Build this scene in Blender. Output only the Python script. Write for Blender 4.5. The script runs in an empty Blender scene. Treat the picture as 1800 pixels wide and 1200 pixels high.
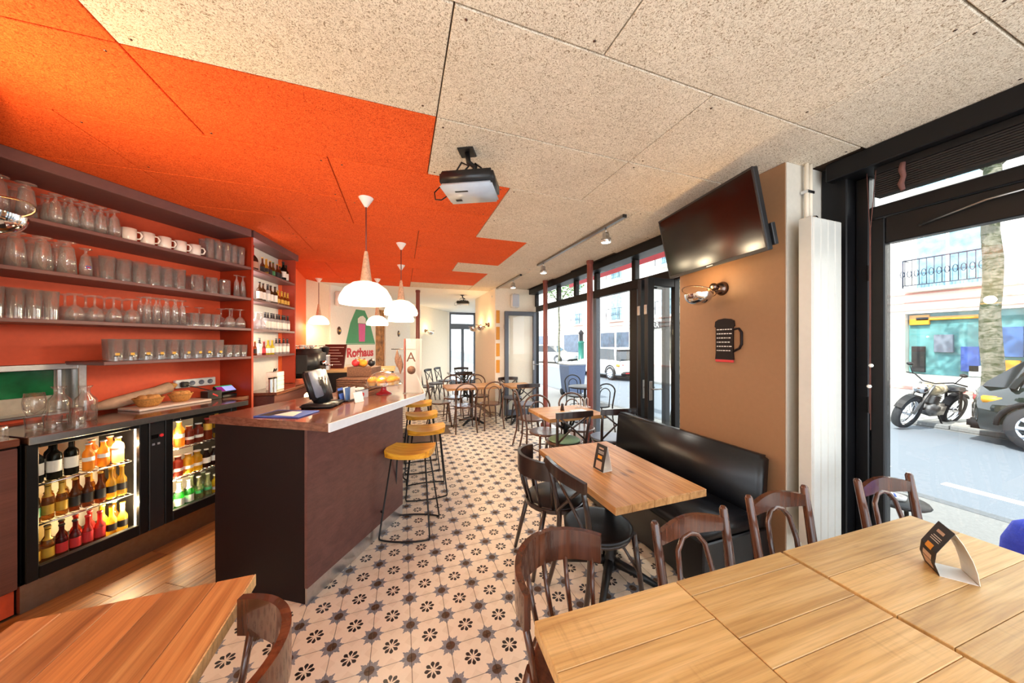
import bpy, bmesh, math, random
from mathutils import Vector, Matrix
random.seed(7)
R = math.radians
PI = math.pi
sc = bpy.context.scene
C = sc.collection

# ------------------------------------------------------------------ camera
cam_d = bpy.data.cameras.new('camera')
cam = bpy.data.objects.new('camera', cam_d)
C.objects.link(cam)
cam.location = (0, 0, 1.6)
cam.rotation_euler = (R(90), 0, R(-19.35))
cam_d.sensor_width = 36
cam_d.lens = 36 * 555 / 1800
cam_d.shift_y = 2.5 / 1800
cam_d.clip_start = 0.02
cam_d.clip_end = 300
sc.camera = cam

# ------------------------------------------------------------------ world, sun, exposure
w = bpy.data.worlds.new('sky')
sc.world = w
w.use_nodes = True
bg = w.node_tree.nodes['Background']
bg.inputs[0].default_value = (0.86, 0.93, 1.0, 1)
bg.inputs[1].default_value = 3.9
sun_d = bpy.data.lights.new('sun', 'SUN')
sun_d.energy = 9.0
sun_d.angle = R(0.6)
sun_d.color = (1, 0.95, 0.86)
sun = bpy.data.objects.new('sun', sun_d)
C.objects.link(sun)
sun.rotation_euler = Vector((0.62, 0.10, -0.78)).to_track_quat('-Z', 'Y').to_euler()
vs = sc.view_settings
vs.view_transform = 'Standard'
vs.look = 'None'
vs.gamma = 1
vs.use_curve_mapping = False
vs.exposure = 0.17
sc.cycles.use_denoising = True
sc.cycles.transparent_max_bounces = 24
sc.cycles.max_bounces = 9
sc.cycles.diffuse_bounces = 5
sc.cycles.glossy_bounces = 4
sc.cycles.transmission_bounces = 6
sc.cycles.caustics_reflective = False
sc.cycles.caustics_refractive = False
sc.cycles.sample_clamp_indirect = 6

# ------------------------------------------------------------------ mesh helpers
class MB:
    def __init__(s):
        s.v = []; s.f = []; s.sm = []
    def add(s, vs, fs, smooth=False, M=None):
        o = len(s.v)
        if M is not None:
            vs = [M @ Vector(v) for v in vs]
        s.v += [tuple(v) for v in vs]
        for f in fs:
            s.f.append([i + o for i in f]); s.sm.append(smooth)
        return s
    def box(s, x0, x1, y0, y1, z0, z1, M=None):
        vs = [(x, y, z) for z in (z0, z1) for y in (y0, y1) for x in (x0, x1)]
        return s.add(vs, [(0, 2, 3, 1), (4, 5, 7, 6), (0, 1, 5, 4), (2, 6, 7, 3), (0, 4, 6, 2), (1, 3, 7, 5)], False, M)
    def bev(s, x0, x1, y0, y1, z0, z1, b=0.01, M=None, seg=1):
        bm = bmesh.new()
        bmesh.ops.create_cube(bm, size=1)
        for v in bm.verts:
            v.co = Vector(((x0 + x1) / 2 + v.co.x * (x1 - x0), (y0 + y1) / 2 + v.co.y * (y1 - y0), (z0 + z1) / 2 + v.co.z * (z1 - z0)))
        bmesh.ops.bevel(bm, geom=list(bm.edges), offset=b, segments=seg, affect='EDGES')
        bm.verts.ensure_lookup_table()
        s.add([v.co.copy() for v in bm.verts], [[v.index for v in f.verts] for f in bm.faces], seg > 1, M)
        bm.free()
        return s
    def prism(s, poly, z0, z1, M=None):
        n = len(poly)
        vs = [(p[0], p[1], z0) for p in poly] + [(p[0], p[1], z1) for p in poly]
        fs = [tuple(range(n - 1, -1, -1)), tuple(range(n, 2 * n))]
        fs += [(i, (i + 1) % n, n + (i + 1) % n, n + i) for i in range(n)]
        return s.add(vs, fs, False, M)
    def lathe(s, prof, n=16, M=None, a0=0.0, a1=2 * PI):
        full = abs(a1 - a0 - 2 * PI) < 1e-6
        m = n if full else n + 1
        vs = []; fs = []
        for (r, z) in prof:
            for k in range(m):
                a = a0 + (a1 - a0) * k / n
                vs.append((r * math.cos(a), r * math.sin(a), z))
        for i in range(len(prof) - 1):
            if prof[i] == prof[i + 1]:
                continue
            for k in range(n):
                k2 = (k + 1) % m
                q = (i * m + k, i * m + k2, (i + 1) * m + k2, (i + 1) * m + k)
                fs.append(q)
        return s.add(vs, fs, True, M)
    def tube(s, pts, r, n=8, closed=False, M=None, caps=True):
        pts = [Vector(p) for p in pts]
        N = len(pts)
        rr = r if isinstance(r, (list, tuple)) else [r] * N
        vs = []; fs = []
        up = None
        for i, p in enumerate(pts):
            if closed:
                d = (pts[(i + 1) % N] - pts[i - 1]).normalized()
            else:
                d = (pts[min(i + 1, N - 1)] - pts[max(i - 1, 0)]).normalized()
            if up is None:
                up = Vector((0, 0, 1)) if abs(d.z) < 0.9 else Vector((1, 0, 0))
            sd = d.cross(up)
            if sd.length < 1e-6:
                sd = d.orthogonal()
            sd.normalize(); up = sd.cross(d).normalized()
            for k in range(n):
                a = 2 * PI * k / n
                vs.append(p + (sd * math.cos(a) + up * math.sin(a)) * rr[i])
        for i in range(N if closed else N - 1):
            j = (i + 1) % N
            for k in range(n):
                fs.append((i * n + k, i * n + (k + 1) % n, j * n + (k + 1) % n, j * n + k))
        s.add(vs, fs, True, M)
        if caps and not closed:
            o = len(s.v) - len(vs)
            s.f.append([o + k for k in range(n - 1, -1, -1)]); s.sm.append(False)
            s.f.append([o + (N - 1) * n + k for k in range(n)]); s.sm.append(False)
        return s
    def band(s, pts, h, t, M=None, top=None):
        """flat band standing on edge along pts (x, y, z of its lower edge), height h, thickness t; top(i) raises the upper edge"""
        N = len(pts); vs = []; fs = []
        for i, p in enumerate(pts):
            a = Vector(pts[max(i - 1, 0)]); b = Vector(pts[min(i + 1, N - 1)])
            d = (b - a); d.z = 0; d.normalize()
            nn = Vector((-d.y, d.x, 0)) * t / 2
            hh = h + (top(i) if top else 0)
            p = Vector(p)
            vs += [p - nn, p + nn, p + nn + Vector((0, 0, hh)), p - nn + Vector((0, 0, hh))]
        for i in range(N - 1):
            for k in range(4):
                a = i * 4 + k; b = i * 4 + (k + 1) % 4
                fs.append((a, b, b + 4, a + 4))
        fs += [(0, 3, 2, 1), (4 * N - 4, 4 * N - 3, 4 * N - 2, 4 * N - 1)]
        return s.add(vs, fs, False, M)
    def ball(s, c, r, n=10, M=None, sz=1.0):
        pr = [(max(1e-4, r * math.sin(PI * i / n)), -r * sz * math.cos(PI * i / n)) for i in range(n + 1)]
        T = Matrix.Translation(c)
        return s.lathe(pr, max(8, n + 2), (M @ T) if M is not None else T)
    def mesh(s, name):
        me = bpy.data.meshes.new(name)
        me.from_pydata(s.v, [], s.f)
        me.polygons.foreach_set('use_smooth', s.sm)
        me.validate(); me.update()
        return me
    def build(s, name, mat, parent=None, loc=(0, 0, 0), rot=(0, 0, 0)):
        me = s.mesh(name)
        me.materials.append(mat)
        bm = bmesh.new(); bm.from_mesh(me)
        bmesh.ops.recalc_face_normals(bm, faces=bm.faces)
        bm.to_mesh(me); bm.free()
        o = bpy.data.objects.new(name, me)
        C.objects.link(o)
        o.location = loc; o.rotation_euler = rot
        if parent:
            o.parent = parent
        return o

def tag(o, label, cat, group=None):
    o['label'] = label; o['category'] = cat
    if group:
        o['group'] = group
    return o
def thing(name, label, cat, loc=(0, 0, 0), rz=0.0, group=None):
    o = bpy.data.objects.new(name, None)
    o.empty_display_size = 0.05
    C.objects.link(o)
    o.location = loc; o.rotation_euler = (0, 0, rz)
    return tag(o, label, cat, group)
def struct(o):
    o['kind'] = 'structure'
    return o
def copy_tree(o, parent=None):
    c = o.copy(); C.objects.link(c); c.parent = parent
    for ch in o.children:
        copy_tree(ch, c)
    return c
def dup(o, loc, rz=0.0, label=None, group=None):
    c = copy_tree(o); c.location = loc; c.rotation_euler = (o.rotation_euler.x, o.rotation_euler.y, rz)
    if label:
        c['label'] = label
    if group:
        c['group'] = group
    return c
def part(name, mat, parent, mb, loc=(0, 0, 0), rot=(0, 0, 0)):
    return mb.build(name, mat, parent, loc, rot)
def share(o, parent, loc, rot=(0, 0, 0)):
    c = o.copy(); C.objects.link(c); c.parent = parent; c.location = loc; c.rotation_euler = rot
    return c
def textmesh(name, s, size, mat, parent, loc, rot, depth=0.001, align='CENTER', shear=0.0, off=0.0):
    cu = bpy.data.curves.new(name, 'FONT')
    cu.body = s; cu.size = size; cu.extrude = depth; cu.align_x = align; cu.align_y = 'CENTER'; cu.shear = shear; cu.offset = off
    cu.resolution_u = 3
    t = bpy.data.objects.new(name + '_curve', cu)
    C.objects.link(t)
    dg = bpy.context.evaluated_depsgraph_get()
    me = bpy.data.meshes.new_from_object(t.evaluated_get(dg))
    bpy.data.objects.remove(t)
    me.name = name
    me.materials.clear(); me.materials.append(mat)
    o = bpy.data.objects.new(name, me)
    C.objects.link(o)
    o.parent = parent; o.location = loc; o.rotation_euler = rot
    return o
ORD = ['first', 'second', 'third', 'fourth', 'fifth', 'sixth', 'seventh', 'eighth', 'ninth', 'tenth', 'eleventh', 'twelfth']
def light(name, kind, energy, color, loc, parent=None, size=0.05, rot=(0, 0, 0), spot=None):
    d = bpy.data.lights.new(name, kind)
    d.energy = energy; d.color = color
    if kind in ('POINT', 'SPOT'):
        d.shadow_soft_size = size
    if kind == 'AREA':
        d.shape = 'RECTANGLE'; d.size = size[0]; d.size_y = size[1]
    if spot:
        d.spot_size = spot; d.spot_blend = 0.6
    o = bpy.data.objects.new(name, d)
    C.objects.link(o)
    o.location = loc; o.rotation_euler = rot
    if parent:
        o.parent = parent
    return o

# ------------------------------------------------------------------ materials
class NT:
    def __init__(s, name):
        s.m = bpy.data.materials.new(name); s.m.use_nodes = True
        s.t = s.m.node_tree; s.t.nodes.clear()
        s.out = s.t.nodes.new('ShaderNodeOutputMaterial')
    def n(s, typ, **kw):
        nd = s.t.nodes.new(typ)
        for k, v in kw.items():
            setattr(nd, k, v)
        return nd
    def l(s, a, b):
        s.t.links.new(a, b)
    def put(s, sock, v):
        if hasattr(v, 'is_linked') or isinstance(v, bpy.types.NodeSocket):
            s.l(v, sock)
        else:
            sock.default_value = v
    def m_(s, op, a, b=None, c=None):
        nd = s.n('ShaderNodeMath', operation=op)
        s.put(nd.inputs[0], a)
        if b is not None:
            s.put(nd.inputs[1], b)
        if c is not None:
            s.put(nd.inputs[2], c)
        return nd.outputs[0]
    def mix(s, f, a, b, mode='MIX'):
        nd = s.n('ShaderNodeMixRGB', blend_type=mode)
        s.put(nd.inputs[0], f); s.put(nd.inputs[1], col(a)); s.put(nd.inputs[2], col(b))
        return nd.outputs[0]
    def ramp(s, f, stops):
        nd = s.n('ShaderNodeValToRGB')
        el = nd.color_ramp.elements
        while len(el) < len(stops):
            el.new(0.5)
        for e, (p, c) in zip(el, stops):
            e.position = p; e.color = col(c)
        s.l(f, nd.inputs[0])
        return nd.outputs[0]
    def noise(s, vec, scale, detail=3, rough=0.5, dist=0.0):
        nd = s.n('ShaderNodeTexNoise')
        nd.inputs['Scale'].default_value = scale; nd.inputs['Detail'].default_value = detail
        nd.inputs['Roughness'].default_value = rough; nd.inputs['Distortion'].default_value = dist
        if vec is not None:
            s.l(vec, nd.inputs['Vector'])
        return nd.outputs[0]
    def coords(s, scale=(1, 1, 1), kind='Object', rnd=True):
        tc = s.n('ShaderNodeTexCoord')
        mp = s.n('ShaderNodeMapping')
        mp.inputs['Scale'].default_value = scale
        v = tc.outputs[kind]
        if rnd:
            oi = s.n('ShaderNodeObjectInfo')
            ad = s.n('ShaderNodeVectorMath', operation='ADD')
            cb = s.n('ShaderNodeCombineXYZ')
            r = s.m_('MULTIPLY', oi.outputs['Random'], 37.0)
            s.l(r, cb.inputs[0]); s.l(r, cb.inputs[1]); s.l(r, cb.inputs[2])
            s.l(v, ad.inputs[0]); s.l(cb.outputs[0], ad.inputs[1])
            v = ad.outputs[0]
        s.l(v, mp.inputs['Vector'])
        return mp.outputs[0]
    def rand(s):
        return s.n('ShaderNodeObjectInfo').outputs['Random']
    def bump(s, h, strength=0.3, dist=0.01):
        nd = s.n('ShaderNodeBump')
        nd.inputs['Strength'].default_value = strength; nd.inputs['Distance'].default_value = dist
        s.l(h, nd.inputs['Height'])
        return nd.outputs[0]
    def bsdf(s, colr, rough=0.5, metal=0.0, normal=None, emit=None, estr=0.0, coat=0.0, trans=0.0, sheen=0.0, spec=None):
        b = s.n('ShaderNodeBsdfPrincipled')
        s.put(b.inputs['Base Color'], col(colr)); s.put(b.inputs['Roughness'], rough); s.put(b.inputs['Metallic'], metal)
        if normal is not None:
            s.l(normal, b.inputs['Normal'])
        if emit is not None:
            s.put(b.inputs['Emission Color'], col(emit)); b.inputs['Emission Strength'].default_value = estr
        b.inputs['Coat Weight'].default_value = coat
        b.inputs['Transmission Weight'].default_value = trans
        if spec is not None:
            b.inputs['Specular IOR Level'].default_value = spec
        s.l(b.outputs[0], s.out.inputs[0])
        return b
def col(c):
    if isinstance(c, (tuple, list)) and len(c) == 3:
        return (c[0], c[1], c[2], 1)
    return c
def srgb(r, g, b):
    f = lambda x: ((x / 255 + 0.055) / 1.055) ** 2.4 if x > 10 else x / 255 / 12.92
    return (f(r), f(g), f(b))
def plain(name, c, rough=0.5, metal=0.0, var=0.08, bump=0.0, scale=30, **kw):
    t = NT(name)
    v = t.coords((1, 1, 1))
    nz = t.noise(v, scale, 4)
    c2 = tuple(x * (1 - var) for x in c); c3 = tuple(min(1, x * (1 + var)) for x in c)
    cc = t.ramp(nz, [(0.3, c2), (0.7, c3)])
    nm = t.bump(nz, bump, 0.003) if bump else None
    t.bsdf(cc, rough, metal, nm, **kw)
    return t.m
def wood(name, c1, c2, c3, axis=0, rough=0.45, grain=1.0, tint=0.25, knots=True, coat=0.0, saw=False, ring=0.3):
    """long grain along the given object axis; every object gets its own piece of the pattern"""
    t = NT(name)
    sx = [15.0, 15.0, 15.0]; sx[axis] = 1.0
    v = t.coords(tuple(sx))
    n1 = t.noise(v, 1.3 * grain, 5, 0.55, 0.8)
    wv = t.n('ShaderNodeTexWave', wave_type='BANDS', bands_direction='XYZ'[(axis + 1) % 3], wave_profile='SIN')
    wv.inputs['Scale'].default_value = 0.8 * grain; wv.inputs['Distortion'].default_value = 9; wv.inputs['Detail'].default_value = 2; wv.inputs['Detail Scale'].default_value = 0.5
    t.l(v, wv.inputs['Vector'])
    sf = [230.0, 230.0, 230.0]; sf[axis] = 6
    fine = t.noise(t.coords(tuple(sf)), 1.0, 2)
    base = t.ramp(n1, [(0.28, c1), (0.5, c2), (0.72, c3)])
    base = t.mix(ring, base, t.ramp(wv.outputs[1], [(0.0, (0.42, 0.36, 0.3)), (0.3, (1, 1, 1))]), 'MULTIPLY')
    base = t.mix(0.3, base, t.ramp(fine, [(0.3, (0.5, 0.45, 0.4)), (0.55, (1, 1, 1))]), 'MULTIPLY')
    if knots:
        sk = [6.0, 6.0, 6.0]; sk[axis] = 2.6
        vo = t.n('ShaderNodeTexVoronoi'); t.l(t.coords(tuple(sk)), vo.inputs['Vector']); vo.inputs['Scale'].default_value = 0.75
        base = t.mix(0.75, base, t.ramp(vo.outputs['Distance'], [(0.03, (0.25, 0.17, 0.1)), (0.10, (1, 1, 1))]), 'MULTIPLY')
    if saw:
        ss = [95.0, 2.0, 2.0] if axis == 0 else [2.0, 95.0, 2.0]
        sn = t.noise(t.coords(tuple(ss)), 1.0, 2)
        pm_ = t.ramp(t.noise(t.coords((3, 6, 3)), 1.0, 2), [(0.52, (0, 0, 0)), (0.68, (0.22, 0.22, 0.22))])
        base = t.mix(pm_, base, t.mix(1.0, base, t.ramp(sn, [(0.36, (0.4, 0.33, 0.25)), (0.5, (1, 1, 1))]), 'MULTIPLY'))
    rv = t.m_('MULTIPLY_ADD', t.rand(), tint * 2, 1 - tint)
    hv = t.n('ShaderNodeHueSaturation'); t.l(base, hv.inputs['Color']); t.l(rv, hv.inputs['Value'])
    t.bsdf(hv.outputs[0], rough, 0, t.bump(fine, 0.10, 0.002), coat=coat)
    return t.m
def glassy(name, tint=(0.97, 0.98, 0.98), rough=0.02, ior=1.45, body=0.0, bodycol=(0.8, 0.8, 0.8), boost=1.0, edge=None):
    """thin-walled glass: clear tint, fresnel gloss, a little milky body"""
    t = NT(name)
    tr = t.n('ShaderNodeBsdfTransparent'); tr.inputs[0].default_value = col(tint)
    gl = t.n('ShaderNodeBsdfGlossy'); gl.inputs['Roughness'].default_value = rough
    lw = t.n('ShaderNodeLayerWeight'); lw.inputs[0].default_value = 0.5
    x = lw.outputs['Facing']
    f0 = ((ior - 1) / (ior + 1)) ** 2 * boost
    f = t.m_('MULTIPLY_ADD', t.m_('POWER', x, 5.0), 1 - f0, f0)
    if edge:
        t.l(t.mix(t.m_('POWER', x, 3.0), tint, edge), tr.inputs[0])
    mx = t.n('ShaderNodeMixShader'); t.l(f, mx.inputs[0]); t.l(tr.outputs[0], mx.inputs[1]); t.l(gl.outputs[0], mx.inputs[2])
    res = mx.outputs[0]
    if body:
        df = t.n('ShaderNodeBsdfDiffuse'); df.inputs[0].default_value = col(bodycol)
        tl = t.n('ShaderNodeBsdfTranslucent'); tl.inputs[0].default_value = col(bodycol)
        m1 = t.n('ShaderNodeMixShader'); m1.inputs[0].default_value = 0.6
        t.l(df.outputs[0], m1.inputs[1]); t.l(tl.outputs[0], m1.inputs[2])
        m2 = t.n('ShaderNodeMixShader'); m2.inputs[0].default_value = body
        t.l(res, m2.inputs[1]); t.l(m1.outputs[0], m2.inputs[2])
        res = m2.outputs[0]
    t.l(res, t.out.inputs[0])
    return t.m
def emit(name, c, strength):
    t = NT(name)
    t.bsdf(c, 0.5, emit=c, estr=strength)
    return t.m

TILE = 0.197
TX0, TY0 = 0.05, 1.685
def tile_material():
    t = NT('cement_tile')
    g = t.n('ShaderNodeNewGeometry')
    sp = t.n('ShaderNodeSeparateXYZ'); t.l(g.outputs['Position'], sp.inputs[0])
    u = t.m_('DIVIDE', t.m_('SUBTRACT', sp.outputs[0], TX0), TILE)
    v = t.m_('DIVIDE', t.m_('SUBTRACT', sp.outputs[1], TY0), TILE)
    def cen(a, off):
        return t.m_('SUBTRACT', t.m_('FRACT', t.m_('ADD', a, off + 100.0)), 0.5)
    fu, fv = cen(u, 0.0), cen(v, 0.0)
    su, sv = cen(u, 0.5), cen(v, 0.5)
    def polar(a, b):
        r = t.m_('SQRT', t.m_('ADD', t.m_('MULTIPLY', a, a), t.m_('MULTIPLY', b, b)))
        return r, t.m_('ARCTAN2', b, a)
    fr, fa = polar(fu, fv)
    sr, sa = polar(su, sv)
    nz = t.noise(g.outputs['Position'], 55, 3)
    nz2 = t.noise(g.outputs['Position'], 2.3, 3)
    # eight petals in the middle of the tile
    tt = t.m_('DIVIDE', t.m_('SUBTRACT', fr, 0.04), 0.175)
    ttc = t.m_('MINIMUM', t.m_('MAXIMUM', tt, 0.0), 1.0)
    wdt = t.m_('SINE', t.m_('MULTIPLY', t.m_('POWER', ttc, 1.5), PI))
    pet = t.m_('GREATER_THAN', t.m_('COSINE', t.m_('MULTIPLY', fa, 8.0)), t.m_('SUBTRACT', 1.0, t.m_('MULTIPLY', wdt, 1.8)))
    pet = t.m_('MULTIPLY', pet, t.m_('MULTIPLY', t.m_('GREATER_THAN', tt, 0.0), t.m_('LESS_THAN', tt, 1.0)))
    # eight pointed star at the corners
    spk = t.m_('SUBTRACT', 1.0, t.m_('ABSOLUTE', t.m_('SINE', t.m_('MULTIPLY', sa, 4.0))))
    lob = t.m_('ABSOLUTE', t.m_('COSINE', t.m_('MULTIPLY', sa, 12.0)))
    rad = t.m_('ADD', t.m_('MULTIPLY_ADD', spk, 0.10, 0.18), t.m_('MULTIPLY', lob, 0.028))
    star = t.m_('LESS_THAN', sr, rad)
    disc = t.m_('LESS_THAN', sr, 0.12)
    # thin drawn line along the joints
    ln = t.m_('LESS_THAN', t.m_('MINIMUM', t.m_('ABSOLUTE', su), t.m_('ABSOLUTE', sv)), 0.008)
    # pale ornament on the joint middles
    du = t.m_('ADD', t.m_('ABSOLUTE', su), t.m_('ABSOLUTE', fv)); dv = t.m_('ADD', t.m_('ABSOLUTE', fu), t.m_('ABSOLUTE', sv))
    orn = t.m_('LESS_THAN', t.m_('MINIMUM', du, dv), 0.17)
    base = t.mix(nz2, srgb(228, 212, 190), srgb(247, 237, 220))
    base = t.mix(t.m_('MULTIPLY', orn, 0.35), base, srgb(214, 196, 172))
    base = t.mix(t.m_('MULTIPLY', nz, 0.18), base, srgb(186, 160, 132))
    c = t.mix(t.m_('MULTIPLY', ln, 0.6), base, srgb(90, 74, 62))
    c = t.mix(star, c, t.mix(nz, srgb(108, 112, 122), srgb(142, 144, 152)))
    c = t.mix(disc, c, srgb(82, 60, 44))
    c = t.mix(pet, c, srgb(34, 30, 32))
    t.bsdf(c, t.m_('MULTIPLY_ADD', nz2, 0.25, 0.22), 0, t.bump(nz, 0.05, 0.002))
    return t.m
def woodwool(name, c1, c2, c3):
    t = NT(name)
    v = t.coords((1, 1, 1), 'Object', True)
    n1 = t.noise(v, 75, 3, 0.6, 2.5)
    n2 = t.noise(v, 150, 2, 0.7, 1.0)
    n3 = t.noise(v, 3.0, 2)
    base = t.ramp(n1, [(0.36, c1), (0.46, c2), (0.65, c3)])
    base = t.mix(0.6, base, t.ramp(n2, [(0.34, tuple(x * 0.55 for x in c2)), (0.44, (1, 1, 1))]), 'MULTIPLY')
    base = t.mix(0.35, base, t.ramp(n3, [(0.3, (0.8, 0.78, 0.75)), (0.7, (1, 1, 1))]), 'MULTIPLY')
    t.bsdf(base, 0.9, 0, t.bump(n1, 0.6, 0.004), spec=0.15)
    return t.m

M = {}
M['tile'] = tile_material()
M['grout'] = plain('grout', srgb(120, 104, 90), 0.9)
M['wool'] = woodwool('wood_wool_natural', srgb(150, 130, 106), srgb(226, 212, 192), srgb(244, 234, 218))
M['wool_o'] = woodwool('wood_wool_orange', srgb(190, 62, 20), srgb(236, 94, 40), srgb(248, 116, 56))
M['plaster_w'] = plain('white_plaster', srgb(240, 238, 232), 0.8, var=0.03)
M['cream'] = plain('cream_paint', srgb(243, 231, 211), 0.7, var=0.03)
M['tan'] = plain('tan_paint', srgb(146, 108, 76), 0.6, var=0.03)
M['offwhite'] = plain('offwhite_paint', srgb(214, 207, 194), 0.6, var=0.03)
M['redwall'] = plain('orange_red_paint', srgb(226, 88, 52), 0.6, var=0.04)
M['orangewall'] = plain('orange_paint', srgb(246, 104, 32), 0.6, var=0.04)
M['darkred'] = plain('dark_red_board_and_shade', srgb(168, 52, 22), 0.5, var=0.05)  # dark red boards; on the divider the tone is shade put into the colour
M['shelf'] = plain('shelf_board', srgb(112, 80, 80), 0.45, var=0.06)
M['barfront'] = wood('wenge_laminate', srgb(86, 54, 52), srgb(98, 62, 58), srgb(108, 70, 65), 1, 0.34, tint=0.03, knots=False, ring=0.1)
M['bartop'] = wood('wenge_top', srgb(96, 58, 46), srgb(118, 74, 58), srgb(132, 86, 68), 1, 0.2, tint=0.04, knots=False, coat=0.4)
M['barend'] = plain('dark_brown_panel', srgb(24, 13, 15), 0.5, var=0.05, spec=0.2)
M['steel'] = plain('brushed_steel', srgb(200, 200, 202), 0.28, 1.0, var=0.06, scale=60)
M['steeldark'] = plain('dull_steel', srgb(150, 146, 142), 0.35, 1.0, var=0.08)
M['chrome'] = plain('chrome', srgb(225, 225, 228), 0.08, 1.0, var=0.02)
M['bronze'] = plain('dark_nickel', srgb(120, 100, 90), 0.25, 1.0, var=0.05)
M['black'] = plain('black_paint', srgb(13, 13, 16), 0.4, var=0.1, spec=0.3)
M['blackframe'] = plain('black_window_frame', srgb(13, 13, 16), 0.4, var=0.1, spec=0.3)
M['greyframe'] = plain('blue_grey_frame', srgb(84, 92, 104), 0.4, var=0.05)
M['blackmetal'] = plain('black_metal', srgb(24, 23, 24), 0.45, 0.3, var=0.1)
M['blackplastic'] = plain('black_plastic', srgb(28, 28, 31), 0.35, var=0.06)
M['greyplastic'] = plain('grey_plastic', srgb(120, 126, 140), 0.4, var=0.04)
M['silver'] = plain('silver_plastic', srgb(186, 194, 206), 0.35, var=0.03)
M['leather'] = plain('black_leather', srgb(17, 17, 21), 0.34, var=0.12, bump=0.15, scale=140)
M['screen'] = plain('tv_screen', srgb(10, 8, 9), 0.12, var=0.02)
M['whiteplastic'] = plain('white_plastic', srgb(238, 238, 236), 0.4, var=0.02)
M['radiator'] = plain('white_radiator', srgb(208, 207, 200), 0.35, var=0.02)
M['ceramic'] = plain('white_ceramic', srgb(236, 232, 226), 0.2, var=0.03)
M['wood_gold'] = wood('golden_table_wood', srgb(176, 134, 80), srgb(206, 166, 106), srgb(222, 186, 130), 0, 0.42, tint=0.14, saw=True, ring=0.16)
M['wood_honey'] = wood('honey_table_wood', srgb(152, 102, 58), srgb(190, 138, 84), srgb(208, 160, 106), 0, 0.42, tint=0.12, ring=0.2)
M['wood_left'] = wood('striped_table_wood', srgb(140, 84, 42), srgb(182, 120, 66), srgb(206, 152, 94), 0, 0.4, tint=0.20, ring=0.2)
M['wood_edge'] = wood('pale_edge_wood', srgb(196, 150, 96), srgb(216, 176, 122), srgb(226, 190, 140), 0, 0.5, tint=0.05, knots=False)
M['wood_floor'] = wood('laminate_floor', srgb(92, 54, 22), srgb(140, 88, 40), srgb(166, 110, 56), 0, 0.42, tint=0.12, ring=0.2)
M['wood_seat'] = wood('yellow_seat_wood', srgb(196, 122, 20), srgb(238, 168, 42), srgb(250, 196, 76), 0, 0.4, tint=0.06, knots=False)
M['wood_brown'] = wood('brown_chair_wood', srgb(58, 28, 16), srgb(84, 44, 26), srgb(104, 58, 34), 2, 0.25, tint=0.06, knots=False, coat=0.5)
M['wood_dark'] = wood('dark_chair_wood', srgb(30, 20, 18), srgb(46, 31, 27), srgb(60, 40, 33), 2, 0.28, tint=0.08, knots=False, coat=0.4)
M['wood_bent'] = wood('bentwood', srgb(60, 34, 22), srgb(86, 52, 34), srgb(110, 70, 46), 2, 0.3, tint=0.12, knots=False, coat=0.4)
M['glass'] = glassy('drinking_glass', (0.97, 0.98, 0.985), 0.07, 1.5, 0.15, (1.0, 1.0, 1.0), 3.4, (0.92, 0.92, 0.93))
M['clearglass'] = glassy('clear_dome_glass', (0.985, 0.99, 0.99), 0.03, 1.5, 0.05, (1, 1, 1), 2.6, (0.72, 0.73, 0.73))
M['pane'] = glassy('window_glass', (0.97, 0.985, 0.985), 0.0, 1.45)
M['acrylic'] = glassy('acrylic_sheet', (0.93, 0.94, 0.94), 0.02, 1.5, 0.28, (0.9, 0.88, 0.85))
M['column'] = plain('brown_red_iron', srgb(124, 62, 52), 0.4, var=0.06)
M['paper'] = plain('white_paper', srgb(240, 238, 232), 0.7, var=0.03)
M['cardblack'] = plain('black_card', srgb(30, 24, 26), 0.5, var=0.05)
M['amber'] = plain('amber_print', srgb(222, 150, 40), 0.5, var=0.05)
M['pinkprint'] = plain('beige_print', srgb(190, 160, 140), 0.5, var=0.05)
M['printwhite'] = plain('white_print', srgb(225, 222, 216), 0.6, var=0.02)
M['printred'] = plain('red_print', srgb(196, 42, 50), 0.5, var=0.04)
M['printgreen'] = plain('green_print', srgb(66, 150, 100), 0.5, var=0.05)
M['printpink'] = plain('magenta_print', srgb(214, 84, 150), 0.5, var=0.05)
M['printblue'] = plain('blue_print', srgb(60, 90, 170), 0.5, var=0.1)
M['printgold'] = plain('gold_print', srgb(214, 170, 60), 0.4, var=0.1)
M['wicker'] = plain('wicker', srgb(188, 132, 66), 0.7, var=0.3, bump=0.5, scale=90)
M['wickerdark'] = plain('dark_wicker', srgb(112, 78, 60), 0.7, var=0.35, bump=0.5, scale=90)
M['bread'] = plain('bread_crust', srgb(206, 152, 88), 0.8, var=0.25, bump=0.4, scale=40)
M['muffin'] = plain('golden_muffin', srgb(236, 150, 40), 0.8, var=0.25, bump=0.4, scale=50)
M['redglass'] = plain('red_lacquer', srgb(158, 22, 36), 0.12, var=0.05, coat=0.5)
M['navy'] = plain('blue_fabric', srgb(50, 66, 190), 0.8, var=0.12, bump=0.2, scale=120)
M['bluegrey'] = plain('blue_plastic', srgb(70, 104, 160), 0.4, var=0.06)
M['brownblind'] = wood('dark_blind_slat', srgb(14, 10, 9), srgb(20, 14, 13), srgb(26, 19, 17), 1, 0.6, tint=0.1, knots=False)
M['cord'] = plain('brown_cord', srgb(110, 70, 62), 0.8, var=0.1)
M['marble'] = plain('pale_board', srgb(226, 212, 202), 0.4, var=0.05)
# ------------------------------------------------------------------ frames of the place
PHI = R(32)
CP, SP = math.cos(PHI), math.sin(PHI)
def W(n, u, z=0.0):                      # back-bar frame: n towards the guests, u along the bar
    return (n * CP + u * SP, -n * SP + u * CP, z)
def NU(x, y):
    return (x * CP - y * SP, x * SP + y * CP)
CEIL = 2.8
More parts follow.
